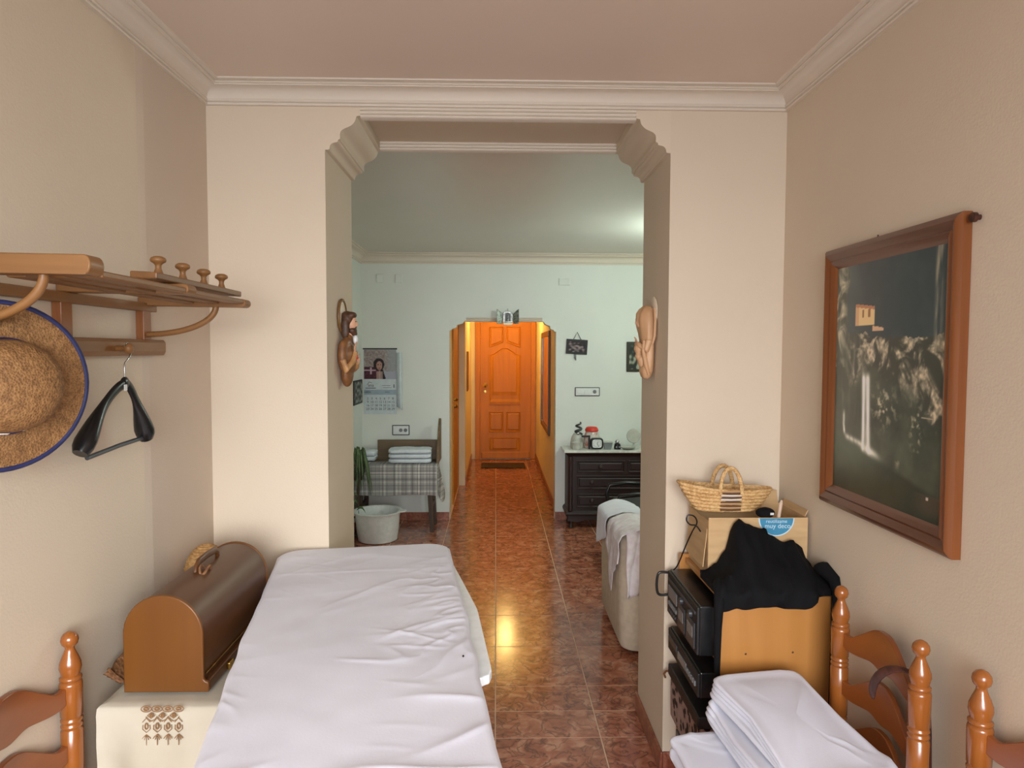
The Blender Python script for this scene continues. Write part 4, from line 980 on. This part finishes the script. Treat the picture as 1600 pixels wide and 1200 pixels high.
# ------------------------------------------------------------------ middle room: far wall things
yw = YW
cl = thing('wall_calendar', (-1.065, yw, .99), 'wall calendar with a printed photograph above a grid of dates', 'calendar')
MB().box(-1.216, -.915, yw - .005, yw - .001, .992, 1.594).build('backing', PAPER, cl)
MB().box(-1.222, -.909, yw - .008, yw - .001, 1.588, 1.600).build('top_strip', BLACKM, cl)
def portrait(u, v):
    n1 = nz(u * 14, v * 14, 3); n2 = nz(u * 30, v * 30, 8)
    c = mixc((120, 100, 100), (176, 168, 164), .5 + .5 * n1 + .2 * sm(.3, .9, u))
    c = mixc(c, (226, 216, 206), max(0, n2 - .25) * 2)
    c = mixc(c, (158, 164, 168), sm(.6, .9, u) * .8)
    if u < .45 and v < .42: c = mixc((60, 24, 40), (96, 44, 60), .5 + n1)
    if v < .30 + .04 * math.sin(u * 6) and u > .62: c = (170, 172, 186)
    hair = ((u - .46) / .17) ** 2 + ((v - .50) / .21) ** 2 < 1 or (.50 < u < .68 and v < .42 and u < .56 + .28 * (.42 - v))
    if hair: c = (30, 20, 24)
    if ((u - .475) / .095) ** 2 + ((v - .46) / .15) ** 2 < 1: c = (176, 136, 122)
    if ((u - .475) / .04) ** 2 + ((v - .37) / .015) ** 2 < 1: c = (140, 70, 72)
    for eu in (.435, .52):
        if ((u - eu) / .02) ** 2 + ((v - .49) / .014) ** 2 < 1: c = (40, 26, 26)
    if .38 < u < .58 and v < .26: c = mixc(c, (190, 160, 150), .8)
    if abs(v - .29) < .02 and u < .36 or abs(u - .22) < .025 and .16 < v < .40: c = (196, 168, 182)
    return c
print_grid('photograph', (-1.212, yw - .0056, 1.316), (.294, 0, 0), (0, 0, .270), 56, 52, portrait, PRINTM, cl)
RX = (PI / 2, 0, 0)
text_obj('ana', .040, (-1.150, yw - .0056, 1.258), RX, INK, cl)
MB().tube([(-1.185, yw - .0056, 1.262), (-1.165, yw - .0056, 1.290), (-1.140, yw - .0056, 1.280)], .002, 5).build('logo_stroke', INK, cl)
MB().box(-1.20, -1.105, yw - .0056, yw - .005, 1.230, 1.236).build('printed_line', INK, cl)
for a_, b_, z_ in ((-1.05, -.97, 1.255), (-1.04, -.96, 1.235)): MB().box(a_, b_, yw - .0056, yw - .005, z_, z_ + .003).build('printed_line', INK, cl)
MB().box(-.943, -.936, yw - .0056, yw - .005, 1.235, 1.268).build('printed_mark', INK, cl)
MB().box(-1.212, -.919, yw - .0055, yw - .005, 1.172, 1.218).build('month_band', M_plain('band_blue', (158, 176, 190), .7), cl)
text_obj('ABRIL', .026, (-1.180, yw - .0058, 1.195), RX, INK, cl)
text_obj('2023', .020, (-1.00, yw - .0058, 1.195), RX, INK, cl)
for r in range(4):
    for q in range(7):
        text_obj(str(2 + r * 7 + q), .030, (-1.180 + q * .0385, yw - .0056, 1.136 - r * .032), RX, INK, cl, 'printed_number')
MB().sheet([[(-.918 + .052 * math.sin(PI * .5 * i / 8) + .004 * j / 6, yw - .004 - .030 * math.sin(PI * i / 8), 1.56 - .50 * j / 6 - .03 * (i / 8) * (j / 6)) for j in range(7)] for i in range(9)]).build('curled_sheet', PAPER, cl, smooth=180, solid=.001)

# dark picture on the left wall beside the calendar
p2 = thing('small_picture', (BL, 6.09, 1.10), 'small dark picture on the left wall beside the calendar', 'picture')
MB().box(BL + .001, BL + .012, 5.90, 6.27, 1.10, 1.315).build('mount', BLACKM, p2, bevel=.003)
print_grid('print', (BL + .0126, 5.915, 1.115), (0, .34, 0), (0, 0, .185), 40, 24, lambda u, v: mixc((40, 44, 42), (170, 172, 164), .5 + .9 * nz(u * 5, v * 6, 2)), PRINTM, p2)

def plate(name, x0, x1, z0, z1, label, cat, kind):
    t = thing(name, ((x0 + x1) / 2, yw, z0), label, cat)
    MB().box(x0, x1, yw - .008, yw, z0, z1).build('rim', DGREY if kind else WALLB, t, bevel=.004)
    e = .008 if kind else .004
    MB().box(x0 + e, x1 - e, yw - .011, yw - .006, z0 + e, z1 - e).build('face_plate', WHITE if kind else WALLB, t, bevel=.003)
    if kind:
        n = 3; w_ = (x1 - x0 - .03) / n
        for k in range(n):
            a = x0 + .015 + k * w_
            if k < kind: MB().box(a + .006, a + w_ - .006, yw - .015, yw - .010, z0 + .02, z1 - .02).build('rocker', WHITE, t, bevel=.002)
            else: MB().lathe([(.001, 0), (.017, 0), (.017, .002), (.013, .002), (.012, -.004), (.001, -.004)], (a + w_ / 2, yw - .0125, (z0 + z1) / 2), 16, (0, -1, 0)).build('socket', LGREY, t)
    return t
plate('switch_plate', .730, .962, 1.161, 1.244, 'white switch and socket plate with dark rim above the dresser', 'switch', 2)
plate('switch_plate', -.957, -.798, .797, .892, 'white switch and socket plate with dark rim above the bench', 'switch', 1)
plate('cover_plate', -1.095, -1.030, 2.195, 2.275, 'painted square cover plate high on the far wall, leftmost', 'cover plate', 0)['group'] = 'painted cover plates'
plate('cover_plate', -.925, -.855, 2.195, 2.275, 'painted square cover plate high on the far wall, above the calendar edge', 'cover plate', 0)['group'] = 'painted cover plates'
plate('cover_plate', .574, .680, 2.180, 2.248, 'painted rectangular cover plate high on the far wall right of the archway', 'cover plate', 0)['group'] = 'painted cover plates'

# small hanging pictures
p3 = thing('small_picture', (.745, yw, 1.54), 'small dark picture hanging askew from a wire above the switch', 'picture')
ca, sa = math.cos(-.06), math.sin(-.06); ax = Vector((ca, 0, sa)); az = Vector((-sa, 0, ca)); c0 = Vector((.745, yw - .008, 1.618))
MB().obox(c0, ax, (0, 1, 0), az, .098, .006, .068).build('frame', BLACKM, p3, bevel=.003)
print_grid('print', c0 - ax * .08 - az * .05 + Vector((0, -.0068, 0)), ax * .16, az * .10, 36, 24, lambda u, v: mixc((40, 32, 36), (150, 134, 134), sm(-.2, .6, nz(u * 5, v * 5, 4) + .4 - ((u - .5) ** 2 + (v - .5) ** 2) * 2)), PRINTM, p3)
MB().tube([c0 - ax * .035 + az * .068, c0 + az * .135 + Vector((-.004, .004, 0)), c0 + ax * .035 + az * .068], .003, 6).build('wire', DGREY, p3)
MB().tube([c0 - ax * .01 - az * .068, c0 - ax * .008 - az * .10, c0 + ax * .002 - az * .125], [.012, .010, .003], 8).build('tassel', LGREY, p3)
p4 = thing('small_picture', (1.30, yw, 1.386), 'small upright picture in a dark frame beside the carved veiled figure', 'picture')
MB().box(1.207, 1.40, yw - .012, yw, 1.388, 1.666).build('frame', M_wood('dark_green_frame', (34, 34, 22), (52, 50, 34)), p4, bevel=.004)
print_grid('print', (1.232, yw - .0128, 1.412), (.143, 0, 0), (0, 0, .23), 28, 40, lambda u, v: mixc((40, 46, 40), (168, 170, 150), sm(-.1, .5, nz(u * 4, v * 5, 6) + .25 * sm(.7, .2, v) - .1)), PRINTM, p4)

# silver triptych on the archway edge
tr = thing('silver_triptych', (.105, yw - .02, 1.82), 'small silver triptych with two open wings on top of the hall archway', 'ornament')
def arch_plate(cx, y, z0, hw, hz, r, n=10):
    return [(cx - hw, z0), (cx + hw, z0)] + [(cx + hw * math.cos(PI * i / n), z0 + hz + r * math.sin(PI * i / n)) for i in range(n + 1)]
MB().prism(arch_plate(.107, 0, 1.838, .046, .075, .030), 'y', yw - .030, yw - .012).build('centre_panel', SILVER, tr, bevel=.003)
MB().prism(arch_plate(.107, 0, 1.850, .026, .055, .022), 'y', yw - .032, yw - .029).build('niche', DGREY, tr)
MB().lathe([(.001, 0), (.010, 0), (.012, .015), (.007, .03), (.009, .045), (.006, .055), (.001, .06)], (.107, yw - .036, 1.853), 12).build('figurine', SILVER, tr, smooth=50)
for s in (-1, 1):
    ux = Vector((.86 * s, -.5, 0)); o_ = Vector((.107 + s * .048, yw - .024, 1.826)); q = [(0, 0), (.060, 0), (.060, .135), (.040, .125), (.015, .105), (0, .09)]
    MB().loft([[o_ + ux * a + Vector((0, 0, b)) + Vector((.25 * s, .43, 0)) * e for a, b in q] for e in (0, .012)]).build('wing', SILVER, tr, bevel=.002)
MB().box(.064, .150, yw - .040, yw - .010, 1.815, 1.836).build('base', M_plain('cream_base', (240, 230, 200), .3), tr, bevel=.003)
MB().tube([(.107, yw - .020, 1.942), (.107, yw - .020, 1.965)], .003, 6).build('finial', SILVER, tr)

# hall mirror, narrow wall panel and door mat
mr = thing('wall_mirror', (HR, 7.93, .62), 'tall dark framed mirror on the right wall of the hall', 'mirror')
MB().box(HR - .022, HR - .001, 7.32, 7.38, .66, 1.80).box(HR - .022, HR - .001, 8.50, 8.56, .66, 1.80).box(HR - .022, HR - .001, 7.38, 8.50, 1.74, 1.80).box(HR - .022, HR - .001, 7.38, 8.50, .66, .72).build('frame', M_wood('dark_mirror_wood', (58, 28, 16), (84, 44, 24)), mr, bevel=.004)
MB().box(HR - .010, HR - .001, 7.38, 8.50, .72, 1.74).build('mirror_glass', M_plain('mirror', (220, 220, 220), .03, 1), mr)
tag(MB().box(HL2 + .001, HL2 + .014, 8.35, 8.75, 1.08, 1.57).build('wooden_plaque', FRAMEW, bevel=.005), 'narrow wooden plaque on the left wall of the hall', 'plaque')
MAT = M_noise('mat_fibre', (52, 38, 28), (76, 58, 42), 60, .95, .6, 300)
dm = MB(); rows = [[(-.20 + .60 * i / 30, 9.10 + .40 * j / 20, .012 + .002 * ((i + j) % 2)) for i in range(31)] for j in range(21)]
tag(MB().box(-.20, .40, 9.10, 9.50, .0005, .013).build('door_mat', MAT, bevel=.004), 'dark brown door mat lying before the carved door', 'mat')

# ------------------------------------------------------------------ bench, towel, basin, plant
bn = thing('wooden_bench', (-.88, 6.02, 0), 'low wooden bench with a backrest against the far wall', 'bench')
MB().box(-1.215, -.515, 5.87, 6.22, .565, .590).build('seat', BENCHW, bn, bevel=.004)
MB().box(-1.08, -.522, 6.215, 6.235, .591, .765).build('backrest', BENCHW, bn, bevel=.003)
MB().prism([(5.93, .591), (6.235, .591), (6.235, .955), (6.20, .965), (6.10, .87), (5.97, .70)], 'x', -.521, -.500).build('end_panel', BENCHW, bn, bevel=.003)
for x, sx in ((-1.16, -1), (-.585, 1)):
    for y, sy in ((5.90, -1), (6.18, 1)):
        a_ = Vector((x, y, .565)); b_ = Vector((x + sx * .03, y + sy * .005, 0))
        MB().loft([[b_ + Vector((i * .017, j * .022, .0005)) for i, j in ((-1, -1), (1, -1), (1, 1), (-1, 1))], [a_ + Vector((i * .020, j * .026, 0)) for i, j in ((-1, -1), (1, -1), (1, 1), (-1, 1))]]).build('leg', BENCHD, bn)
    MB().box(x - .012 + sx * .018, x + .012 + sx * .018, 5.92, 6.16, .20, .235).build('stretcher', BENCHD, bn)
# plaid cloth: along the front and a pointed corner at the right end
rows = []
for j in range(13):
    t = j / 12; r = []
    for i in range(71):
        x = -1.222 + .712 * i / 70
        if j < 4: y = 6.06 - .19 * j / 3; z = .5935
        else: y = 5.862 - .006 * math.sin(x * 46) * (t - .25) - .008 * (t - .25); z = .5915 - (j - 3) / 9 * (.262 + .006 * math.sin(x * 11))
        r.append((x, y, z + (.0 if j else 0)))
    rows.append(r)
pcth = MB().sheet(rows).build('plaid_cloth', PLAID, smooth=50, solid=.003)
tag(pcth, 'grey and white plaid cloth draped over the front of the bench', 'cloth')
rows = []
for j in range(9):
    t = j / 8
    rows.append([(-.5075 + .012 * t + .045 * t * math.sin(PI * s), 5.862 + .19 * s - .03 * t * math.sin(3 * PI * s), .5935 - t * (.262 + .085 * math.sin(PI * min(1, s * 1.6)) - .05 * s)) for s in [i / 16 for i in range(17)]])
MB().sheet(rows).build('corner_drape', PLAID, pcth, smooth=60, solid=.003)
def towel(name, label, x0, x1, y0, y1, z0, n, h, seed):
    t = thing(name, ((x0 + x1) / 2, (y0 + y1) / 2, z0), label, 'towel', 'folded white towels on the bench')
    for k in range(n):
        rings = []; 
        for i in range(13):
            s = i / 12; x = x0 + (x1 - x0) * s + .008 * nz(k * 3, seed); e = 1 - .25 * max(0, abs(s - .5) * 2 - .85) / .15
            hh = h * .96 * (1 - .3 * max(0, abs(s - .5) * 2 - .8) / .2); zc = z0 + h * k + h * .5 + .003 * nz(s * 4, k * 2, seed)
            rings.append([(x, (y0 + y1) / 2 + math.copysign(abs(math.cos(a)) ** .35, math.cos(a)) * (y1 - y0) / 2 * e + .005 * nz(s * 6, a, k + seed), zc + math.copysign(abs(math.sin(a)) ** .6, math.sin(a)) * hh / 2) for a in [2 * PI * q / 20 for q in range(20)]])
        MB().loft(rings).build('fold', TOWEL, t, smooth=60)
towel('folded_towel', 'thick folded white towel in the middle of the bench', -.935, -.568, 5.90, 6.12, .5965, 3, .042, 1)
towel('folded_towel', 'flat folded white towel at the left end of the bench by the plant', -1.19, -1.07, 6.02, 6.20, .5965, 2, .045, 6)
# basin
bs = thing('plastic_basin', (-.99, 5.70, 0), 'white plastic wash basin with handle lugs on the floor under the bench', 'basin')
MB().lathe([(.001, .001), (.150, .001), (.160, .006), (.172, .08), (.182, .19), (.188, .232), (.204, .238), (.206, .246), (.196, .250), (.183, .246), (.176, .19), (.166, .08), (.155, .014), (.001, .012)], (-.985, 5.66, 0), 48).build('bowl', WHITE, bs, smooth=40)
for s in (-1, 1): MB().prism([(-.985 + s * .17, 5.60), (-.985 + s * .232, 5.625), (-.985 + s * .240, 5.66), (-.985 + s * .232, 5.695), (-.985 + s * .17, 5.72)], 'z', .236, .248).build('lug', WHITE, bs, bevel=.004)
MB().lathe([(.001, 0), (.014, 0), (.014, .0012), (.001, .0015)], (-1.002, 5.488, .145), 12, (0, -1, 0)).build('emblem', DGREY, bs)
# plant on the bench
pl = thing('potted_plant', (-1.165, 5.70, 0), 'trailing green plant in a pot on a stand at the left end of the bench', 'plant')
MB().lathe([(.001, .50), (.050, .50), (.066, .60), (.072, .61), (.072, .625), (.062, .62), (.001, .615)], (-1.168, 5.76, 0), 20).build('pot', M_plain('dark_pot', (70, 62, 52), .6), pl, smooth=40)
MB().lathe([(.001, .0005), (.06, .0005), (.06, .02), (.012, .03), (.012, .48), (.055, .49), (.055, .4995), (.001, .4995)], (-1.168, 5.76, 0), 16).build('stand', BENCHD, pl, smooth=40)
rnd = random.Random(4)
for k in range(46):
    a = rnd.uniform(0, 2 * PI); L = rnd.uniform(.07, .24); up = rnd.uniform(.05, .17); P = []; wd = rnd.uniform(.007, .012); sx = .40 if math.cos(a) < 0 else 1.0
    for i in range(9):
        t = i / 8; r = .03 + L * .55 * t; z = .615 + up * math.sin(PI * min(1, t * 1.1)) - (.32 * L / .3) * t * t
        p = Vector((-1.168 + r * math.cos(a) * sx, 5.76 + r * math.sin(a) * .6 - .03 * t, z)); s_ = Vector((-math.sin(a), math.cos(a), 0)) * wd * math.sin(PI * (.08 + .9 * t))
        p.x = max(p.x, BL + .025); P.append([p - s_, p + Vector((0, 0, .003)), p + s_])
    MB().sheet(P).build('leaf', LEAF, pl, smooth=180, solid=.0012)
for k in range(7):
    x = -1.19 + rnd.uniform(-.01, .05); z0 = rnd.uniform(.16, .42); P = []
    for i in range(6):
        t = i / 5; p = Vector((x + .07 * t * (k % 3 - .8), 5.66 - .03 * t, z0 - .02 * t + .04 * math.sin(PI * t))); s_ = Vector((0, .3, 1)).normalized() * .011 * math.sin(PI * (.08 + .9 * t)); p.x = max(p.x, BL + .02); P.append([p - s_, p, p + s_])
    MB().sheet(P).build('leaf', LEAF, pl, smooth=180, solid=.0012)
MB().tube([(-1.195, 5.70, .62), (-1.20, 5.68, .5), (-1.195, 5.66, .3), (-1.185, 5.66, .17)], .004, 6).build('trailing_stem', LEAF, pl, smooth=60)

# ------------------------------------------------------------------ dresser and the things on it
dr = thing('chest_of_drawers', (1.15, 6.14, 0), 'dark carved chest of drawers with a white marble top', 'dresser')
X0, X1, Y0, Y1 = .642, 1.68, 6.0, 6.285
MB().box(X0, X1, Y0, Y1, .145, .645).build('body', DARKW, dr, bevel=.004)
MB().loft([[(x, y, z) for x, y in ((X0 - e, Y0 - e), (X1 + e, Y0 - e), (X1 + e, Y1), (X0 - e, Y1))] for z, e in ((.645, .004), (.660, .012), (.672, .026), (.680, .030))]).build('cornice', DARKW, dr)
MB().box(X0 - .040, X1 + .040, Y0 - .040, Y1, .681, .703).build('marble_top', MARBLE, dr, bevel=.004)
MB().loft([[(x, y, z) for x, y in ((X0 - e, Y0 - e), (X1 + e, Y0 - e), (X1 + e, Y1), (X0 - e, Y1))] for z, e in ((.115, .018), (.130, .022), (.145, .016), (.158, .002))]).build('base_moulding', DARKW, dr)
MB().prism([(X0, .116), (X0, .070), (X0 + .07, .055), (X0 + .16, .078), (X0 + .52, .060), (X1 - .16, .078), (X1 - .07, .055), (X1, .070), (X1, .116)], 'y', Y0 - .008, Y0 + .012).build('apron', DARKW, dr)
def drawer(x0, x1, z0, z1, knobs):
    rings = [[(cx_, Y0 - d, cz_) for cx_, cz_ in ((x0 + e, z0 + e), (x1 - e, z0 + e), (x1 - e, z1 - e), (x0 + e, z1 - e))] for e, d in ((0, -.002), (0, .012), (.008, .014), (.016, .006), (.024, .006), (.030, .010))]
    o = MB().loft(rings).build('drawer', DARKW, dr)
    for kx in knobs:
        MB().lathe([(.001, 0), (.022, 0), (.020, .004), (.008, .008), (.008, .016), (.016, .022), (.016, .028), (.001, .032)], (kx, Y0 - .010, (z0 + z1) / 2), 14, (0, -1, 0)).build('knob', DARKW, o, smooth=50)
drawer(.715, 1.145, .500, .610, (.93,)); drawer(1.175, 1.605, .500, .610, (1.39,))
drawer(.715, 1.605, .352, .475, (.855, 1.46)); drawer(.715, 1.605, .186, .312, (.855, 1.46))
for s in (X0 + .022, X1 - .022): MB().lathe([(.018, .160), (.022, .20), (.016, .22), (.020, .26), (.016, .40), (.020, .55), (.016, .60), (.022, .62), (.018, .644)], (s, Y0 - .004, 0), 14).build('column', DARKW, dr, smooth=50)
for x in (X0 + .03, X1 - .03):
    for y in (Y0 + .02, Y1 - .04): MB().lathe([(.014, .0005), (.020, .005), (.018, .02), (.012, .035), (.016, .06), (.026, .085), (.030, .10), (.026, .115)], (x, y, 0), 14).build('foot', DARKW, dr, smooth=50)
TOPZ = .704
t = thing('silver_ornament', (.735, 6.10, TOPZ), 'pale globe ornament with a curled dark metal top at the left of the dresser', 'ornament')
MB().lathe([(.001, 0), (.055, 0), (.060, .02), (.056, .06), (.048, .10), (.030, .13), (.001, .135)], (.730, 6.12, TOPZ), 20).build('dome', GLASSY, t, smooth=60)
pts = [(.745 + (.030 - .010 * i / 24) * math.cos(i * .55), 6.11 + .018 * math.sin(i * .55), TOPZ + .125 + .0045 * i) for i in range(25)]
MB().tube(pts, [.012 - .008 * abs(i / 24 - .3) for i in range(25)], 8).build('curl', DGREY, t, smooth=60)
MB().ell((.738, 6.085, TOPZ + .135), .016, .012, .014, 12, 8).build('bead', CHROME, t, smooth=180)
t = thing('glass_dish', (.715, 6.03, TOPZ), 'small cloudy glass dish at the front left of the dresser', 'dish')
MB().lathe([(.001, 0), (.030, 0), (.040, .02), (.036, .045), (.042, .060), (.038, .060), (.030, .045), (.001, .01)], (.715, 6.025, TOPZ), 18).build('bowl', GLASSY, t, smooth=50)
MB().lathe([(.042, .0605), (.030, .072), (.008, .078), (.008, .086), (.001, .088)], (.715, 6.025, TOPZ), 18).build('lid', GLASSY, t, smooth=50)
t = thing('dark_bracket', (.80, 6.05, TOPZ), 'dark angled stand beside the pale globe ornament', 'stand')
MB().box(.826, .842, 6.04, 6.06, TOPZ, TOPZ + .105).build('upright', BLACKM, t, bevel=.003)
MB().box(.765, .842, 6.04, 6.06, TOPZ + .1055, TOPZ + .122).build('crossbar', BLACKM, t, bevel=.003)
t = thing('sweet_jar', (.868, 6.12, TOPZ), 'clear sweet jar with a red lid on the dresser', 'jar')
MB().lathe([(.001, 0), (.070, 0), (.076, .02), (.072, .09), (.058, .14), (.050, .150), (.001, .150)], (.868, 6.14, TOPZ), 24).build('jar_body', M_noise('sweets', (206, 200, 190), (196, 110, 90), 26, .2, lo=.45, hi=.7), t, smooth=40)
MB().lathe([(.058, .1505), (.062, .155), (.060, .168), (.048, .186), (.040, .190), (.001, .190)], (.868, 6.14, TOPZ), 24).build('lid', RED, t, smooth=40)
ck = thing('alarm_clock', (.90, 6.03, TOPZ), 'black rounded alarm clock with a white dial on the dresser', 'clock')
def rrect(cx, cz, hw, hh, e=.45, n=32): return [(cx + hw * math.copysign(abs(math.cos(2 * PI * i / n)) ** e, math.cos(2 * PI * i / n)), cz + hh * math.copysign(abs(math.sin(2 * PI * i / n)) ** e, math.sin(2 * PI * i / n))) for i in range(n)]
MB().prism(rrect(.900, TOPZ + .052, .056, .050), 'y', 6.02, 6.06).build('case', BLACKP, ck, smooth=50, bevel=.004)
MB().prism(rrect(.900, TOPZ + .052, .042, .037), 'y', 6.0175, 6.021).build('dial', WHITE, ck, smooth=50)
for a_, L in ((.5, .020), (2.6, .028)): MB().tube([(.900, 6.0165, TOPZ + .052), (.900 + L * math.sin(a_), 6.0165, TOPZ + .052 + L * math.cos(a_))], .0018, 6).build('clock_hand', BLACKM, ck)
for i in range(12):
    a_ = 2 * PI * i / 12; MB().box(.900 + .032 * math.sin(a_) - .0025, .900 + .032 * math.sin(a_) + .0025, 6.0165, 6.018, TOPZ + .050 + .029 * math.cos(a_), TOPZ + .054 + .029 * math.cos(a_)).build('hour_mark', BLACKM, ck)
t = thing('grey_box', (1.0, 6.05, TOPZ), 'small grey open box right of the alarm clock', 'box')
MB().loft([[(x, y, TOPZ + z) for x, y in ((1.0 - w_, 6.03), (1.0 + w_, 6.03), (1.0 + w_, 6.08), (1.0 - w_, 6.08))] for z, w_ in ((0, .030), (.058, .042))]).build('tray', LGREY, t, bevel=.003)
MB().box(.958, 1.042, 6.025, 6.085, TOPZ + .0585, TOPZ + .064).build('rim', GLASSY, t)
t = thing('toy_figure', (1.087, 6.05, TOPZ), 'small black and silver figure on the dresser', 'figurine')
MB().lathe([(.001, 0), (.030, 0), (.032, .02), (.024, .05), (.001, .055)], (1.087, 6.05, TOPZ), 14).build('body', BLACKP, t, smooth=50)
MB().ell((1.084, 6.045, TOPZ + .066), .020, .018, .018, 14, 10).build('head', CHROME, t, smooth=180)
for s in (-1, 1): MB().ell((1.087 + s * .013, 6.022, TOPZ + .020), .008, .006, .008, 10, 6).build('foot', LGREY, t, smooth=180)
tag(MB().lathe([(.001, 0), (.035, 0), (.070, .018), (.074, .024), (.068, .024), (.034, .008), (.001, .006)], (1.175, 6.04, TOPZ), 24).build('shallow_dish', GLASSY, smooth=50), 'shallow pale dish near the right of the dresser', 'dish')
t = thing('table_fan', (1.27, 6.10, TOPZ), 'grey round standing mirror at the right end of the dresser', 'mirror')
MB().lathe([(.001, 0), (.055, 0), (.05, .012), (.012, .02), (.010, .05), (.001, .05)], (1.250, 6.12, TOPZ), 18).build('base', GLASSY, t, smooth=50)
MB().lathe([(.001, 0), (.060, 0), (.064, .006), (.060, .012), (.001, .012)], (1.245, 6.12, TOPZ + .108), 28, (0, -1, .1)).build('disc', GLASSY, t, smooth=40)
t = thing('tall_vase', (1.41, 6.16, TOPZ), 'tall pale vase at the right end of the dresser', 'vase')
MB().lathe([(.001, 0), (.045, 0), (.06, .06), (.055, .14), (.030, .20), (.024, .27), (.040, .33), (.034, .33), (.001, .26)], (1.41, 6.17, TOPZ), 20).build('vase', GLASSY, t, smooth=50)
bpy.data.objects['table_fan'].name = 'table_mirror'

# ------------------------------------------------------------------ armchair with cloths, office chair behind it
ac = thing('armchair', (1.0, 3.78, 0), 'beige upholstered armchair seen from behind just past the opening', 'armchair')
def rbox(x0, x1, y0, y1, z0, z1, r, n=7, taper=0.0, top=.05):
    rings = []
    for z, ins in [(z0, .01), (z0 + .02, 0), (z0 + (z1 - z0) * .5, -.006), (z1 - top, 0)] + [(z1 - top + top * math.sin(PI / 2 * i / 5), top * (1 - math.cos(PI / 2 * i / 5))) for i in range(1, 6)]:
        ring = []
        for cx_, cy_, a0 in ((x1 - r, y1 - r, 0), (x0 + r, y1 - r, PI / 2), (x0 + r, y0 + r, PI), (x1 - r, y0 + r, 3 * PI / 2)):
            for i in range(n + 1):
                a = a0 + PI / 2 * i / n; ring.append((cx_ + (r - ins) * math.cos(a), cy_ + (r - ins) * math.sin(a), z))
        rings.append(ring)
    return MB().loft(rings)
rbox(.650, .860, 3.43, 4.17, .03, .625, .09).build('backrest', UPH, ac, smooth=50)
rbox(.862, 1.40, 3.43, 3.59, .03, .54, .06).build('armrest', UPH, ac, smooth=50)
rbox(.862, 1.40, 4.01, 4.17, .03, .54, .06).build('armrest', UPH, ac, smooth=50)
rbox(.862, 1.42, 3.592, 4.008, .03, .40, .05).build('seat', UPH, ac, smooth=50)
for x in (.72, 1.34):
    for y in (3.52, 4.08): MB().lathe([(.018, .0005), (.024, .0295)], (x, y, 0), 10).build('foot', BENCHD, ac)
def drape(name, mat, label, ya, yb, drop_l, drop_r, seed, lift=.008, par=None):
    ny, ns = 40, 36; rows = []
    for j in range(ny + 1):
        t = j / ny; y = ya + (yb - ya) * t; r = []
        for i in range(ns + 1):
            s = i / ns; dl = drop_l(t); drr = drop_r(t); tot = dl + .20 + drr; q = s * tot
            if q < dl: x, z = .642, .610 - (dl - q)
            elif q < dl + .20: k = (q - dl) / .20; x = .642 + .226 * k; z = .610 + .035 * math.sin(PI * k)
            else: x, z = .868, .610 - (q - dl - .20)
            f = .016 * nz(y * 9 + seed, z * 5, x * 4) + .012 * abs(nz(y * 17, x * 9 + z * 6, seed))
            out = -1 if q < dl else (1 if q > dl + .20 else 0)
            r.append((x + out * (abs(f) + lift * .6), y, z + (abs(f) + lift if out == 0 else 0)))
        rows.append(r)
    return tag(MB().sheet(rows).build(name, mat, smooth=80, solid=.003), label, 'cloth', 'cloths on the armchair')
drape('draped_cloth', SHEET, 'white cloth hanging over the far corner of the armchair back', 3.86, 4.20, lambda t: .10 + .12 * t, lambda t: .10, 2)
drape('draped_cloth', PINKC, 'pale pinkish cloth bunched over the near end of the armchair back', 3.425, 3.80, lambda t: .12 + .20 * math.sin(PI * t) ** 2 * (1 if t > .4 else .5), lambda t: .12, 7, .020)
# cloth tail in front of the near end
rows = []
for j in range(19):
    t = j / 18; z = .665 - .32 * t; r = []
    for i in range(25):
        s = i / 24; x = .665 + .06 * t * 0 + (.20 - .06 * t) * s; r.append((x + .01 * nz(z * 9, s * 3), 3.418 - .018 * abs(math.sin(s * 9 + t * 2)) - .010 * t + (.03 * (1 - sm(0, .12, t))), z + .05 * (s - .5) * t + .012 * nz(s * 6, 2)))
    rows.append(r)
MB().sheet(rows).build('hanging_tail', PINKC, bpy.data.objects['draped_cloth.001'], smooth=80, solid=.003)
oc = thing('office_chair', (1.10, 4.95, 0), 'black office chair between the armchair and the dresser', 'chair')
rbox(.88, 1.34, 4.72, 5.18, .40, .47, .08, top=.03).build('seat', BLACKM, oc, smooth=50)
for y in (4.74, 5.16):
    MB().tube([(.90, y, .42), (.855, y, .43), (.850, y, .50), (.87, y, .555), (1.0, y, .57), (1.18, y, .56), (1.21, y, .50), (1.20, y, .44)], .016, 10).build('armrest', BLACKP, oc, smooth=60)
MB().box(1.30, 1.36, 4.76, 5.14, .48, .90).build('backrest', BLACKM, oc, bevel=.02)
MB().lathe([(.03, .06), (.03, .38), (.08, .399)], (1.11, 4.95, 0), 14).build('column', BLACKP, oc, smooth=50)
for k in range(5):
    a = 2 * PI * k / 5; MB().tube([(1.11, 4.95, .09), (1.11 + .25 * math.cos(a), 4.95 + .25 * math.sin(a), .055)], [.022, .014], 8).build('base_leg', BLACKP, oc, smooth=60)
    MB().ell((1.11 + .25 * math.cos(a), 4.95 + .25 * math.sin(a), .026), .02, .02, .0255, 10, 8).build('caster', BLACKP, oc, smooth=180)
